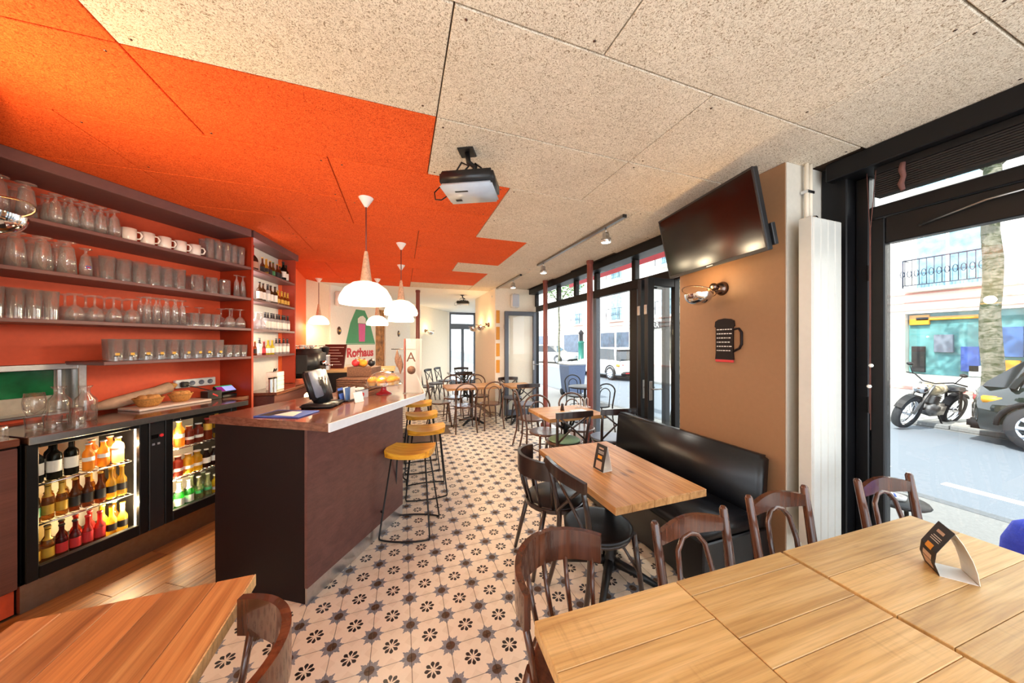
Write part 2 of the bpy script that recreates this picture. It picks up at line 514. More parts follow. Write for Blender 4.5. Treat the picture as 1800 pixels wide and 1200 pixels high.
# ------------------------------------------------------------------ floor
floor = struct(MB().box(-3.6, 2.96, -1.5, 12.6, -0.15, -0.004).build('floor', M['grout']))
def floor_ok(x, y):
    n, u = NU(x, y)
    if x < -1.72 or n < -5.05 or y > 12.25 or x > 2.9:
        return False
    if n < -2.36 and u > 1.15 and y < 6.3:
        return False
    if n < -3.15:
        return y > 6.3
    if x > 1.9 and 6.62 < y < 8.55:
        return False
    return True
def inview(x, y):
    d = x * 0.3313 + y * 0.9435
    if d < 0.6:
        return 0
    px = 900 + 555 * (x * 0.9435 - y * 0.3313) / d; py = 602.5 + 555 * 1.6 / d
    if px < -30 or px > 1830 or py > 1230:
        return 0
    tx, ty = x * 0.531, y * 0.531
    if 0.37 < tx < 2.35 and 0.1 < ty < 0.86:
        return 0
    if -1.1 < tx < -0.52 and 0.7 < ty < 1.4:
        return 0
    if 1.06 < tx < 1.66 and 1.37 < ty < 2.3:
        return 0
    n, u = NU(x * 0.3, y * 0.3)
    return 1 / d ** 3
tiles = []
for i in range(-12, 16):
    for j in range(-16, 56):
        x = TX0 + (i + 0.5) * TILE; y = TY0 + (j + 0.5) * TILE
        if floor_ok(x, y):
            n, u = NU(x, y)
            under_bar = (-2.36 < n < -1.80 and 1.75 < u < 2.68) or (-0.6 < x < -0.15 and 3.1 < y < 5.2)
            if not under_bar:
                tiles.append((inview(x, y), x, y))
tiles.sort(key=lambda t: -t[0])
g2 = TILE / 2 - 0.0008
t0 = None
rest = MB()
for k, (a, x, y) in enumerate(tiles):
    if k < 300 and a > 0:
        if t0 is None:
            t0 = MB().bev(-g2, g2, -g2, g2, -0.012, 0, 0.0012).build('tile', M['tile'], floor, (x, y, 0))
        else:
            share(t0, floor, (x, y, 0))
    else:
        rest.box(x - g2, x + g2, y - g2, y + g2, -0.012, 0)
ro = rest.build('tile_field', M['tile'], floor)
ro['kind'] = 'stuff'
# laminate planks behind the bar, running along the bar
wf = struct(MB().box(-3.22, -2.36, 0.55, 3.6, -0.01, 0.002).build('floor_boards', M['grout'], None, (0, 0, 0), (0, 0, -PHI)))
nb = 5
pw = 0.86 / nb
for k in range(nb):
    u = 0.55 - (k * 0.37) % 0.9
    while u < 3.6:
        a, b = max(u, 0.55), min(u + 1.2, 3.6)
        if b - a > 0.05:
            MB().bev(-(b - a) / 2 + 0.001, (b - a) / 2 - 0.001, -pw / 2 + 0.001, pw / 2 - 0.001, 0, 0.008, 0.0015).build('plank', M['wood_floor'], wf, (-3.22 + (k + 0.5) * pw, (a + b) / 2, 0.002), (0, 0, R(90)))
        u += 1.2
# ------------------------------------------------------------------ ceiling
ceil = struct(MB().box(-4.6, 2.96, -1.5, 12.6, 2.82, 3.1).build('ceiling', plain('ceiling_void', srgb(84, 62, 44), 0.9)))
SLAB = 1.25
def orange(row, x):
    # rows of 0.6 m counted from y = 0.52 ; x = middle of the panel
    k = row
    lim = {1: -1.07, 2: 0.178, 3: 0.80, 4: 0.80, 5: 1.43, 6: 1.43, 7: 0.80, 8: 1.43, 9: 1.43, 10: 0.80}.get(k, -1.07)
    return x < lim
scr = MB()
for row in range(-4, 11):
    y0 = 0.52 + 0.6 * row; y1 = y0 + 0.6
    pair = (row - 1) // 2
    off = 0.178 if pair % 2 == 0 else 0.80
    if row in (8, 9):
        off = 0.178
    x = off - 4 * SLAB
    while x < 2.72:
        a, b = max(x, -4.3), min(x + SLAB, 2.72)
        if b - a > 0.05:
            g = 0.0032
            MB().bev(-(b - a) / 2 + g, (b - a) / 2 - g, -0.3 + g, 0.3 - g, -0.022, 0, 0.003).build('ceiling_panel', M['wool_o'] if orange(row, (a + b) / 2) else M['wool'], ceil, ((a + b) / 2, (y0 + y1) / 2, CEIL + 0.022))
            for sx in (a + 0.06, b - 0.06):
                for sy in (y0 + 0.06, y1 - 0.06):
                    if random.random() < 0.55:
                        scr.lathe([(0.0001, -0.002), (0.006, -0.0015), (0.0065, 0)], 6, Matrix.Translation((sx + random.uniform(-.02, .02), sy + random.uniform(-.02, .02), CEIL)))
        x += SLAB
s_ = scr.build('screw_heads', M['bronze'], ceil)
s_['kind'] = 'stuff'
MB().box(-4.3, 2.95, 7.125, 12.6, 2.802, 2.822).build('plaster_field', M['plaster_w'], ceil)
# ------------------------------------------------------------------ walls
def wallseg(name, p, q, t, mat, z0=0.0, z1=2.799, side=1):
    """wall whose room face runs p to q, thickness t behind it (side=+1: to the left of p->q)"""
    p = Vector((*p, 0)); q = Vector((*q, 0)); d = (q - p).normalized(); nn = Vector((-d.y, d.x, 0)) * t * side
    poly = [(v.x, v.y) for v in (p, q, q + nn, p + nn)]
    return struct(MB().prism(poly, z0, z1).build(name, mat))
P0 = Vector(W(-3.42, 2.655)[:2])                   # corner where the shelves turn
D2 = Vector((math.sin(R(8)), math.cos(R(8))))
E2 = P0 + D2 * 0.96
N2 = Vector((-D2.y, D2.x))
wallseg('wall_left', (-1.75, -1.5), (-1.75, 2.0), 0.15, M['cream'])
wallseg('wall_return', (-1.75, 2.0), (-3.3, 2.0), 0.15, M['cream'], side=-1)
# back bar wall with the hatch cut out : hatch u .75-1.70, z 1.08-1.44
bw = MB()
for (u0, u1, z0, z1) in ((0.1, 2.655, 0, 1.07), (0.1, 2.655, 1.44, 2.799), (1.70, 2.655, 1.07, 1.44), (0.1, 0.75, 1.07, 1.44)):
    bw.box(-4.0, -3.85, u0, u1, z0, z1)
struct(bw.build('wall_bar', M['redwall'], None, (0, 0, 0), (0, 0, -PHI)))
struct(MB().box(-3.85, -3.42, 2.655, 2.675, 0, 2.72).build('trim_divider', M['darkred'], None, (0, 0, 0), (0, 0, -PHI)))  # faces away from the light, that shade is painted in as darker red
a = P0 + N2 * 0.2
struct(MB().prism([tuple(Vector(W(-3.85, 2.676)[:2])), tuple(Vector(W(-3.648, 2.676)[:2])), tuple(E2 + N2 * 0.2), tuple(E2 + N2 * 0.35), tuple(Vector(W(-4.0, 2.676)[:2]))], 0, 2.799).build('wall_bottles', M['plaster_w']))
wallseg('wall_orange', tuple(E2 + N2 * 0.16 + D2 * 0.025), (-1.69, 6.9), 0.15, M['orangewall'])
wallseg('wall_far_left', (-1.69, 6.9), (-1.69 + 6.55 * SP, 6.9 + 6.55 * CP), 0.15, M['cream'])
fw = MB()
fw.box(1.2, 1.76, 12.3, 12.45, 0, 2.799).box(2.78, 2.96, 12.3, 12.45, 0, 2.799)
struct(fw.build('wall_far', M['plaster_w']))
struct(MB().box(1.93, 2.96, 6.6, 8.55, 0, 2.799).build('wall_pier', M['cream']))
w4 = struct(MB().bev(2.86, 2.94, 8.552, 12.298, 2.60, 2.798, 0.006).build('added_daylight_window', M['blackframe']))  # unseen window, added to let more daylight into the far room
for (y0, y1, z0, z1) in ((8.552, 8.65, 0, 2.599), (12.2, 12.298, 0, 2.599), (10.37, 10.47, 0.121, 2.599), (8.651, 12.199, 0, 0.12)):
    MB().bev(2.86, 2.94, y0, y1, z0, z1, 0.005).build('post', M['blackframe'], w4)
for (y0, y1) in ((8.651, 10.369), (10.471, 12.199)):
    MB().box(2.897, 2.903, y0, y1, 0.121, 2.599).build('pane', M['pane'], w4)
pil = struct(MB().box(2.41, 2.95, 1.37, 2.217, 0, 2.799).build('wall_pilaster', M['offwhite']))
MB().box(2.402, 2.409, 1.376, 2.212, 0.0, 2.796).build('painted_face', M['tan'], pil)
# white wall strips in the far room
for k, (s0, s1) in enumerate(((0.55, 0.98), (2.4, 3.6))):
    struct(MB().box(0.002, 0.04, 0, s1 - s0, 0, 2.798).build('trim_white', M['plaster_w'], None, (-1.69 + s0 * SP, 6.9 + s0 * CP, 0), (0, 0, -PHI)))
# ------------------------------------------------------------------ street front
fx0, fx1 = 2.86, 2.94
def fbox(name, x0, x1, y0, y1, z0, z1, m='blackframe'):
    return struct(MB().bev(x0, x1, y0, y1, z0, z1, 0.006).build(name, M[m]))
fbox('trim_jamb', 2.77, 2.95, 1.232, 1.366, 0, 2.798)
w1 = struct(MB().bev(2.70, 2.95, -1.5, 1.31, 2.68, 2.798, 0.006).build('window_1', M['blackframe']))
def wp(parent, name, x0, x1, y0, y1, z0, z1, m='blackframe', b=0.005):
    mb = MB()
    if b:
        mb.bev(x0, x1, y0, y1, z0, z1, b)
    else:
        mb.box(x0, x1, y0, y1, z0, z1)
    return mb.build(name, M[m], parent)
wp(w1, 'post', fx0, fx1, 1.165, 1.230, 0, 2.679)
wp(w1, 'post', fx0, fx1, -0.42, -0.32, 0, 2.679)
wp(w1, 'transom_bar', fx0, fx1, -0.319, 1.164, 2.395, 2.472)
wp(w1, 'transom_bar', fx0, fx1, -1.49, -0.421, 2.395, 2.472)
wp(w1, 'pane', 2.897, 2.903, -0.319, 1.164, 2.473, 2.678, 'pane', 0)
wp(w1, 'pane', 2.897, 2.903, -1.49, -0.421, 2.473, 2.678, 'pane', 0)
wp(w1, 'pane', 2.897, 2.903, -1.49, -0.421, 0.1, 2.39, 'pane', 0)
d1 = struct(MB().bev(2.865, 2.935, 1.095, 1.160, 0.02, 2.39, 0.006).build('door_1', M['blackframe']))
wp(d1, 'top_rail', 2.865, 2.935, -0.25, 1.094, 2.225, 2.39)
wp(d1, 'stile', 2.865, 2.935, -0.315, -0.251, 0.02, 2.39)
wp(d1, 'bottom_rail', 2.865, 2.935, -0.25, 1.094, 0.02, 0.14)
wp(d1, 'pane', 2.897, 2.903, -0.25, 1.094, 0.141, 2.224, 'pane', 0)
for z in (2.05, 1.2, 0.35):
    hb = MB(); hb.lathe([(0.0001, -0.05), (0.009, -0.05), (0.009, -0.05), (0.009, 0.05), (0.009, 0.05), (0.0001, 0.05)], 8)
    hb.build('hinge', M['blackmetal'], d1, (2.852, 1.162, z))
cl = MB().tube([(2.85, 0.95, 2.285), (2.83, 0.72, 2.335), (2.845, 0.60, 2.345)], 0.006, 6)
cl.tube([(2.845, 0.60, 2.345), (2.86, 0.60, 2.30)], 0.008, 6)
cl.build('door_closer_arm', M['steeldark'], d1)
# middle front : transoms over the folding doors
w2 = struct(MB().bev(2.72, 2.95, 2.22, 6.598, 2.685, 2.798, 0.006).build('window_2', M['blackframe']))
wp(w2, 'transom_bar', fx0, fx1, 2.285, 6.53, 2.30, 2.42)
ms = [2.25, 3.37, 4.23, 4.85, 5.5, 6.56]
for y in ms:
    wp(w2, 'mullion', fx0 + 0.002, fx1 - 0.002, y - 0.035, y + 0.035, 2.421, 2.684)
for a, b in zip(ms[:-1], ms[1:]):
    wp(w2, 'pane', 2.897, 2.903, a + 0.036, b - 0.036, 2.421, 2.684, 'pane', 0)
for y, hw in ((2.25, 0.033), (3.37, 0.07), (6.56, 0.033)):
    wp(w2, 'post', fx0, fx1, y - hw, y + hw, 0, 2.299)
wp(w2, 'post', fx0, fx1, 4.20, 4.30, 0, 2.299, 'greyframe')
wp(w2, 'pane', 2.897, 2.903, 3.442, 4.198, 0.02, 2.298, 'pane', 0)
# red sun awning outside above the transoms
aw = thing('awning', 'red fabric awning edge outside above the transom windows', 'awning', (3.0, 4.4, 3.0))
part('valance', M['printred'], aw, MB().box(0.75, 0.76, -2.2, 2.2, -0.10, 0.03))
part('canopy', M['printred'], aw, MB().add([(0, -2.2, 0.55), (0, 2.2, 0.55), (0.76, 2.2, 0.03), (0.76, -2.2, 0.03), (0, -2.2, 0.56), (0, 2.2, 0.56), (0.76, 2.2, 0.04), (0.76, -2.2, 0.04)], [(0, 3, 2, 1), (4, 5, 6, 7), (0, 1, 5, 4), (2, 3, 7, 6), (1, 2, 6, 5), (0, 4, 7, 3)]))
# folding door leaves standing open, square to the street front
def leaf(name, x0, x1, y, mat, handle_x):
    f = struct(MB().bev(x0, x0 + 0.085, y - 0.028, y + 0.028, 0.02, 2.29, 0.005).build(name, M[mat]))
    wp(f, 'stile', x1 - 0.07, x1, y - 0.028, y + 0.028, 0.02, 2.29, mat)
    wp(f, 'top_rail', x0 + 0.086, x1 - 0.071, y - 0.028, y + 0.028, 2.20, 2.29, mat)
    wp(f, 'bottom_rail', x0 + 0.086, x1 - 0.071, y - 0.028, y + 0.028, 0.02, 0.14, mat)
    wp(f, 'pane', x0 + 0.086, x1 - 0.071, y - 0.003, y + 0.003, 0.141, 2.199, 'pane', 0)
    h = MB().bev(handle_x - 0.02, handle_x + 0.02, y - 0.034, y - 0.028, 1.0, 1.2, 0.002)
    h.tube([(handle_x, y - 0.034, 1.12), (handle_x, y - 0.07, 1.12), (handle_x + 0.1, y - 0.075, 1.12)], 0.008, 6)
    h.build('door_handle', M['steeldark'], f)
    for z in (0.4, 1.95):
        MB().bev(x0 - 0.012, x0 - 0.001, y - 0.02, y + 0.02, z - 0.05, z + 0.05, 0.003).build('hinge', M['steeldark'], f)
leaf('door_2', 2.425, 2.855, 2.66, 'blackframe', 2.46)
leaf('door_3', 2.45, 2.855, 2.79, 'blackframe', 2.49)
leaf('door_4', 2.12, 2.855, 6.52, 'greyframe', 2.79)
# far door
d5 = struct(MB().bev(1.762, 1.83, 12.31, 12.40, 0, 2.79, 0.005).build('door_5', M['greyframe']))
for (x0, x1, z0, z1) in ((2.71, 2.778, 0, 2.79), (1.831, 2.709, 2.70, 2.79), (1.831, 2.709, 2.13, 2.35), (2.22, 2.33, 0.15, 2.129), (1.831, 2.709, 0, 0.149)):
    wp(d5, 'rail', x0, x1, 12.31, 12.40, z0, z1, 'greyframe')
for (x0, x1, z0, z1) in ((1.832, 2.219, 0.15, 2.129), (2.331, 2.708, 0.15, 2.129), (1.832, 2.708, 2.351, 2.699)):
    wp(d5, 'pane', x0, x1, 12.352, 12.358, z0, z1, 'pane', 0)
# cast iron columns
def column(x, y, label):
    t = thing('iron_column', label, 'column', (x, y, 0))
    part('shaft', M['column'], t, MB().lathe([(0.055, 0.12), (0.046, 0.22), (0.044, 2.74), (0.044, 2.74), (0.052, 2.755), (0.052, 2.755), (0.052, 2.797)], 16))
    part('base', M['column'], t, MB().lathe([(0.0001, 0.001), (0.095, 0.001), (0.095, 0.001), (0.095, 0.05), (0.095, 0.05), (0.07, 0.07), (0.062, 0.12)], 16))
column(2.60, 3.97, 'slim brown-red iron column by the window behind the cross-back chairs')
column(2.62, 5.52, 'slim brown-red iron column by the window beside the open glass door')
column(0.36, 7.5, 'slim brown-red iron column rising past the end of the bar')
# ------------------------------------------------------------------ bar
def bt(name, label, cat, n, u, z=0.0, group=None, rz=0.0):
    return thing(name, label, cat, W(n, u, z), -PHI + rz, group)
bar = thing('bar_counter', 'long wenge brown bar with pale metal edge strip and kick plate', 'bar', (0, 0, 0))
# body: first leg along the bar direction, then parallel to the street
A = Vector(W(-1.64, 1.605)[:2]); B = Vector(W(-1.64, 2.652)[:2])
A2 = Vector(W(-2.37, 1.605)[:2]); B2 = Vector(W(-2.37, 2.45)[:2])
YE = 5.35
BX = B.x
inner = [tuple(B2), (BX - 0.70, 3.55)]
front = MB().prism([tuple(A), tuple(B), tuple(Vector(W(-1.66, 2.645)[:2])), tuple(Vector(W(-1.66, 1.605)[:2]))], 0.10, 1.07)
front.prism([tuple(B), (BX, YE), (BX - 0.02, YE), tuple(Vector(W(-1.66, 2.645)[:2]))], 0.10, 1.07)
part('front_panel', M['barfront'], bar, front)
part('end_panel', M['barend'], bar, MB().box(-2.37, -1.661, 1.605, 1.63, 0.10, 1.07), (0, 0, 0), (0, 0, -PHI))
body = [tuple(Vector(W(-1.662, 1.631)[:2])), tuple(Vector(W(-1.662, 2.644)[:2])), (BX - 0.022, 3.16), (BX - 0.022, YE), (BX - 0.6, YE), (BX - 0.6, 3.5), tuple(Vector(W(-2.3, 2.5)[:2])), tuple(Vector(W(-2.3, 1.631)[:2]))]
part('carcass', M['barend'], bar, MB().prism(body, 0.02, 1.065))
kk = MB().prism([tuple(Vector(W(-1.645, 1.61)[:2])), tuple(Vector(W(-1.645, 2.652)[:2])), tuple(Vector(W(-1.66, 2.645)[:2])), tuple(Vector(W(-1.66, 1.61)[:2]))], 0.0, 0.0995)
kk.prism([tuple(Vector(W(-1.645, 2.652)[:2])), (BX - 0.005, YE), (BX - 0.02, YE), tuple(Vector(W(-1.66, 2.645)[:2]))], 0.0, 0.0995)
part('kick_plate', M['steel'], bar, kk)
part('kick_plate', M['barend'], bar, MB().box(-2.37, -1.662, 1.608, 1.63, 0.0, 0.0995), (0, 0, 0), (0, 0, -PHI))
c0 = Vector(W(-1.475, 1.59)[:2]); c1 = Vector((0.19, 3.13)); c1 = Vector(W(-1.475, 2.757)[:2])
XE = c1.x
top = [tuple(c0), tuple(c1), (XE, YE + 0.1), (BX - 0.62, YE + 0.1), (BX - 0.62, 3.45), tuple(Vector(W(-2.40, 2.42)[:2])), tuple(Vector(W(-2.40, 1.59)[:2]))]
part('worktop', M['bartop'], bar, MB().prism(top, 1.071, 1.12))
es = MB().prism([tuple(c0), tuple(c1), tuple(Vector(W(-1.463, 2.755)[:2])), tuple(Vector(W(-1.463, 1.59)[:2]))], 1.069, 1.122)
es.prism([tuple(c1), (XE, YE + 0.1), (XE + 0.012, YE + 0.1), tuple(Vector(W(-1.463, 2.755)[:2]))], 1.069, 1.122)
part('edge_strip', plain('satin_strip', srgb(232, 234, 240), 0.4, 0.1, var=0.03), bar, es)
lg = MB().box(-1.60, -1.585, 1.7, 2.5, 1.055, 1.068)
part('light_strip', emit('warm_strip', (1.0, 0.62, 0.22), 2.0), bar, lg, (0, 0, 0), (0, 0, -PHI))

# ------------------------------------------------------------------ back bar: plinth, cabinets, coolers, worktop
FN = -3.19
pl = bt('steel_plinth', 'stainless steel plinth below the black drinks coolers', 'plinth', FN - 0.02, 1.76)
part('face', M['steeldark'], pl, MB().box(-0.30, 0.0, -0.59, 0.60, 0.011, 0.176))
lc = bt('cabinet', 'dark brown cabinet with small bar handle at the end of the back counter', 'cabinet', FN - 0.03, 0.92)
part('body', M['barend'], lc, MB().bev(-0.58, 0, -0.28, 0.245, 0.16, 1.0, 0.004))
dd = part('door', M['barfront'], lc, MB().bev(0.001, 0.02, -0.275, 0.24, 0.17, 0.99, 0.003))
part('handle', M['steel'], dd, MB().tube([(0.02, 0.05, 0.88), (0.045, 0.055, 0.88), (0.045, 0.17, 0.88), (0.02, 0.175, 0.88)], 0.006, 6))
part('red_base', M['redwall'], lc, MB().box(-0.55, -0.03, -0.28, 0.245, 0.011, 0.159))
part('top_slab', M['bartop'], lc, MB().bev(-0.6, 0.03, -0.30, 0.245, 1.001, 1.044, 0.004))
wt = bt('worktop', 'stainless steel back bar worktop above the lit drinks coolers', 'worktop', FN, 1.18)
part('slab', plain('polished_worktop', srgb(120, 84, 72), 0.12, 0.6, var=0.06), wt, MB().bev(-0.655, 0.02, 0.003, 1.245, 1.003, 1.044, 0.003))
part('edge_strip', M['steel'], wt, MB().bev(0.021, 0.03, 0.003, 1.245, 1.0, 1.046, 0.002))
# the coolers
led_m = emit('cooler_led', (1.0, 0.80, 0.50), 22.0)
inner_m = plain('cooler_lining', srgb(236, 228, 210), 0.5, var=0.05)
cooler = bt('drinks_cooler', 'black double door drinks cooler lit warm from inside full of bottles', 'cooler', FN, 1.18, 0.18)
cb = MB()
cb.box(-0.55, -0.53, 0.0, 1.165, 0, 0.82).box(-0.53, -0.045, 0.0, 0.02, 0, 0.82).box(-0.53, -0.045, 1.145, 1.165, 0, 0.82).box(-0.53, -0.045, 0.02, 1.145, 0, 0.03).box(-0.53, -0.045, 0.02, 1.145, 0.80, 0.82).box(-0.53, -0.045, 0.53, 0.63, 0.03, 0.80)
part('body', M['black'], cooler, cb)
for u0, u1 in ((0.02, 0.53), (0.63, 1.145)):
    part('back_lining', inner_m, cooler, MB().box(-0.529, -0.52, u0 + 0.001, u1 - 0.001, 0.031, 0.799))
cp = part('control_panel', M['blackplastic'], cooler, MB().bev(-0.044, 0.0, 0.545, 0.635, 0.0, 0.82, 0.004))
part('switch', M['printred'], cp, MB().lathe([(0.0001, 0.006), (0.011, 0.006), (0.011, 0.006), (0.013, 0)], 12, Matrix.Translation((0.0, 0.615, 0.705)) @ Matrix.Rotation(R(90), 4, 'Y')))
part('display', M['screen'], cp, MB().box(0.0005, 0.003, 0.555, 0.595, 0.69, 0.72))
part('buttons', M['greyplastic'], cp, MB().box(0.0005, 0.003, 0.56, 0.575, 0.64, 0.655).box(0.0005, 0.003, 0.59, 0.605, 0.64, 0.655))
SHZ = (0.036, 0.30, 0.545)
for (u0, u1) in ((0.0, 0.543), (0.637, 1.165)):
    g0, g1 = u0 + 0.05, u1 - 0.052
    fr = MB()
    fr.bev(-0.04, 0, u0 + 0.002, g0, 0.0, 0.82, 0.004).bev(-0.04, 0, g1, u1 - 0.002, 0, 0.82, 0.004).bev(-0.04, 0, g0, g1, 0.0, 0.078, 0.004).bev(-0.04, 0, g0, g1, 0.79, 0.82, 0.004)
    door = part('door', M['black'], cooler, fr)
    part('pane', M['pane'], door, MB().box(-0.024, -0.020, g0, g1, 0.078, 0.79))
    part('lock', M['chrome'], door, MB().lathe([(0.0001, 0.008), (0.008, 0.008), (0.008, 0.008), (0.01, 0)], 10, Matrix.Translation((0, u1 - 0.1 if u0 == 0 else u0 + 0.1, 0.803)) @ Matrix.Rotation(R(90), 4, 'Y')))
    part('led_strip', led_m, cooler, MB().box(-0.062, -0.05, u1 - 0.05 if u0 == 0 else u0 + 0.022, u1 - 0.036 if u0 == 0 else u0 + 0.036, 0.06, 0.79))
    for z in SHZ[1:]:
        sh = MB()
        sh.tube([(-0.07, u0 + 0.025, z), (-0.07, u1 - 0.025, z)], 0.006, 6)
        sh.tube([(-0.5, u0 + 0.025, z), (-0.5, u1 - 0.025, z)], 0.004, 6)
        k = u0 + 0.04
        while k < u1 - 0.03:
            sh.tube([(-0.5, k, z), (-0.07, k, z)], 0.0025, 4); k += 0.03
        part('wire_shelf', M['chrome'], cooler, sh)
    light('cooler_light', 'POINT', 20, (1.0, 0.78, 0.48), (-0.10, (u1 - 0.09) if u0 == 0 else u0 + 0.09, 0.66), cooler, 0.02)
    light('cooler_light', 'POINT', 20, (1.0, 0.78, 0.48), (-0.10, (u1 - 0.09) if u0 == 0 else u0 + 0.09, 0.22), cooler, 0.02)
# ---- bottles
def bottle_prof(h, r, nk, sh, nh, thick=0.003):
    # body to sh*h, shoulder to neck at nh*h
    return [(0.0001, 0.002), (r * 0.92, 0.0), (r, 0.008), (r, h * sh), (r * 0.9, h * (sh + (nh - sh) * 0.35)), (r * 0.55, h * (sh + (nh - sh) * 0.75)), (nk, h * nh), (nk, h * 0.97), (nk * 1.12, h * 0.975), (nk * 1.12, h), (0.0001, h)]
BK = {}
def bottle_kind(key, h, r, nk, sh, nh, tint, body, bodycol, lab, cap, lab_z=(0.18, 0.45), neck=None):
    BK[key] = (h, r, nk, sh, nh, glassy('bottle_' + key, tint, 0.05, 1.5, body, bodycol), lab, cap, lab_z, neck)
bottle_kind('amber', 0.23, 0.0262, 0.0115, 0.50, 0.70, (0.75, 0.42, 0.12), 0.35, (0.50, 0.22, 0.04), 'printgold', 'printgold', (0.15, 0.42), 'printgold')
bottle_kind('brown', 0.22, 0.0262, 0.0115, 0.50, 0.70, (0.55, 0.22, 0.08), 0.40, (0.26, 0.09, 0.03), 'cardblack', 'printgold', (0.15, 0.45))
bottle_kind('lime', 0.225, 0.0262, 0.0115, 0.50, 0.70, (0.65, 0.40, 0.12), 0.40, (0.28, 0.14, 0.03), 'printgreen', 'printgreen', (0.15, 0.42))
bottle_kind('yellow', 0.225, 0.0262, 0.0115, 0.50, 0.70, (0.95, 0.72, 0.20), 0.45, (0.85, 0.55, 0.08), 'cardblack', 'printgold', (0.2, 0.42))
bottle_kind('red', 0.215, 0.0262, 0.0115, 0.50, 0.70, (0.70, 0.15, 0.12), 0.45, (0.42, 0.05, 0.05), 'printred', 'printred', (0.15, 0.48))
bottle_kind('darkred', 0.215, 0.0262, 0.0115, 0.50, 0.70, (0.45, 0.10, 0.10), 0.50, (0.16, 0.03, 0.04), 'printred', 'cardblack', (0.15, 0.45))
bottle_kind('wine', 0.30, 0.038, 0.015, 0.62, 0.76, (0.12, 0.12, 0.08), 0.6, (0.02, 0.02, 0.015), 'paper', 'cardblack', (0.2, 0.5))
bottle_kind('juice', 0.225, 0.034, 0.016, 0.62, 0.82, (0.98, 0.70, 0.25), 0.6, (0.95, 0.50, 0.08), 'paper', 'printwhite', (0.35, 0.5))
bottle_kind('orange', 0.23, 0.036, 0.018, 0.66, 0.84, (0.98, 0.55, 0.30), 0.65, (0.95, 0.42, 0.12), 'paper', 'printwhite', (0.5, 0.6))
bottle_kind('green', 0.21, 0.031, 0.012, 0.48, 0.72, (0.30, 0.85, 0.30), 0.4, (0.10, 0.55, 0.12), 'printwhite', 'printwhite', (0.12, 0.4), 'printwhite')
bottle_kind('clear', 0.21, 0.027, 0.013, 0.45, 0.72, (0.88, 0.95, 0.80), 0.25, (0.75, 0.78, 0.40), 'printgreen', 'printwhite', (0.3, 0.42))
bottle_kind('cola', 0.16, 0.029, 0.013, 0.6, 0.85, (0.30, 0.14, 0.08), 0.55, (0.06, 0.02, 0.02), 'paper', 'printwhite', (0.25, 0.55))
bottle_kind('tea', 0.17, 0.034, 0.02, 0.68, 0.85, (0.95, 0.68, 0.10), 0.55, (0.92, 0.62, 0.05), 'printwhite', 'printwhite', (0.25, 0.4))
bottle_kind('redtea', 0.17, 0.032, 0.02, 0.68, 0.85, (0.70, 0.20, 0.12), 0.55, (0.45, 0.09, 0.05), 'printwhite', 'printwhite', (0.25, 0.4))
bottle_kind('syrup', 0.20, 0.031, 0.02, 0.7, 0.85, (0.80, 0.25, 0.10), 0.5, (0.50, 0.10, 0.04), 'printgold', 'printred', (0.45, 0.75))
bottle_kind('spirit', 0.27, 0.034, 0.013, 0.6, 0.74, (0.45, 0.28, 0.15), 0.5, (0.14, 0.07, 0.03), 'paper', 'cardblack', (0.12, 0.5))
bottle_kind('whitespirit', 0.27, 0.033, 0.013, 0.62, 0.75, (0.92, 0.94, 0.96), 0.45, (0.85, 0.84, 0.86), 'paper', 'cardblack', (0.12, 0.5), 'cardblack')
bottle_kind('roundbig', 0.29, 0.055, 0.016, 0.42, 0.66, (0.25, 0.12, 0.08), 0.6, (0.07, 0.03, 0.02), 'pinkprint', 'printred', (0.12, 0.36), 'printred')
bottle_kind('yellowsp', 0.24, 0.03, 0.013, 0.55, 0.72, (0.95, 0.85, 0.25), 0.5, (0.85, 0.75, 0.1), 'paper', 'printgold', (0.12, 0.45))
DESC = {'amber': 'amber beer bottle with gold label', 'brown': 'brown beer bottle with black label', 'lime': 'brown beer bottle with green label', 'yellow': 'yellow beer bottle with black label', 'red': 'red beer bottle with red label', 'darkred': 'dark red beer bottle with black cap', 'wine': 'black wine bottle with white label', 'juice': 'orange-yellow juice bottle with white band', 'orange': 'orange juice bottle with white cap', 'green': 'green water bottle with white label', 'clear': 'clear pale bottle with green band', 'cola': 'short dark cola bottle', 'tea': 'short yellow tea bottle', 'redtea': 'short red tea bottle', 'syrup': 'red syrup bottle with gold label', 'spirit': 'dark spirit bottle with white label', 'whitespirit': 'clear spirit bottle with white label', 'roundbig': 'big round dark bottle with red cap', 'yellowsp': 'yellow liqueur bottle with white label'}
BP = {}
def bottle(key, loc, label, group, scale=1.0):
    h, r, nk, sh, nh, bm_, lab, cap, lz, neck = BK[key]
    if key not in BP:
        t = thing('bottle', label, 'bottle', loc, random.uniform(0, 6), group)
        part('body', bm_, t, MB().lathe(bottle_prof(h, r, nk, sh, nh), 14))
        part('label', M[lab], t, MB().lathe([(r + 0.0008, h * lz[0]), (r + 0.0008, h * lz[1])], 14))
        part('cap', M[cap], t, MB().lathe([(nk * 1.25, h * 0.955), (nk * 1.3, h * 0.965), (nk * 1.25, h * 1.005), (nk * 1.25, h * 1.005), (0.0001, h * 1.008)], 10))
        if neck:
            part('neck_label', M[neck], t, MB().lathe([(nk * 1.9, h * (nh - 0.06)), (nk + 0.001, h * nh), (nk + 0.001, h * 0.93)], 12))
        BP[key] = t
        t.scale = (scale,) * 3
        return t
    c = dup(BP[key], loc, random.uniform(0, 6), label, group)
    c.scale = (scale,) * 3
    return c
def blabels(keys, ref, place, half):
    cnt = {}; out = []
    for k in keys:
        cnt[k] = cnt.get(k, 0) + 1
        if keys.count(k) > 1:
            out.append('%s %s from the %s, %s' % (ORD[cnt[k] - 1], DESC[k], ref, place))
        else:
            out.append('%s, %s%s' % (DESC[k], place, half))
    return out
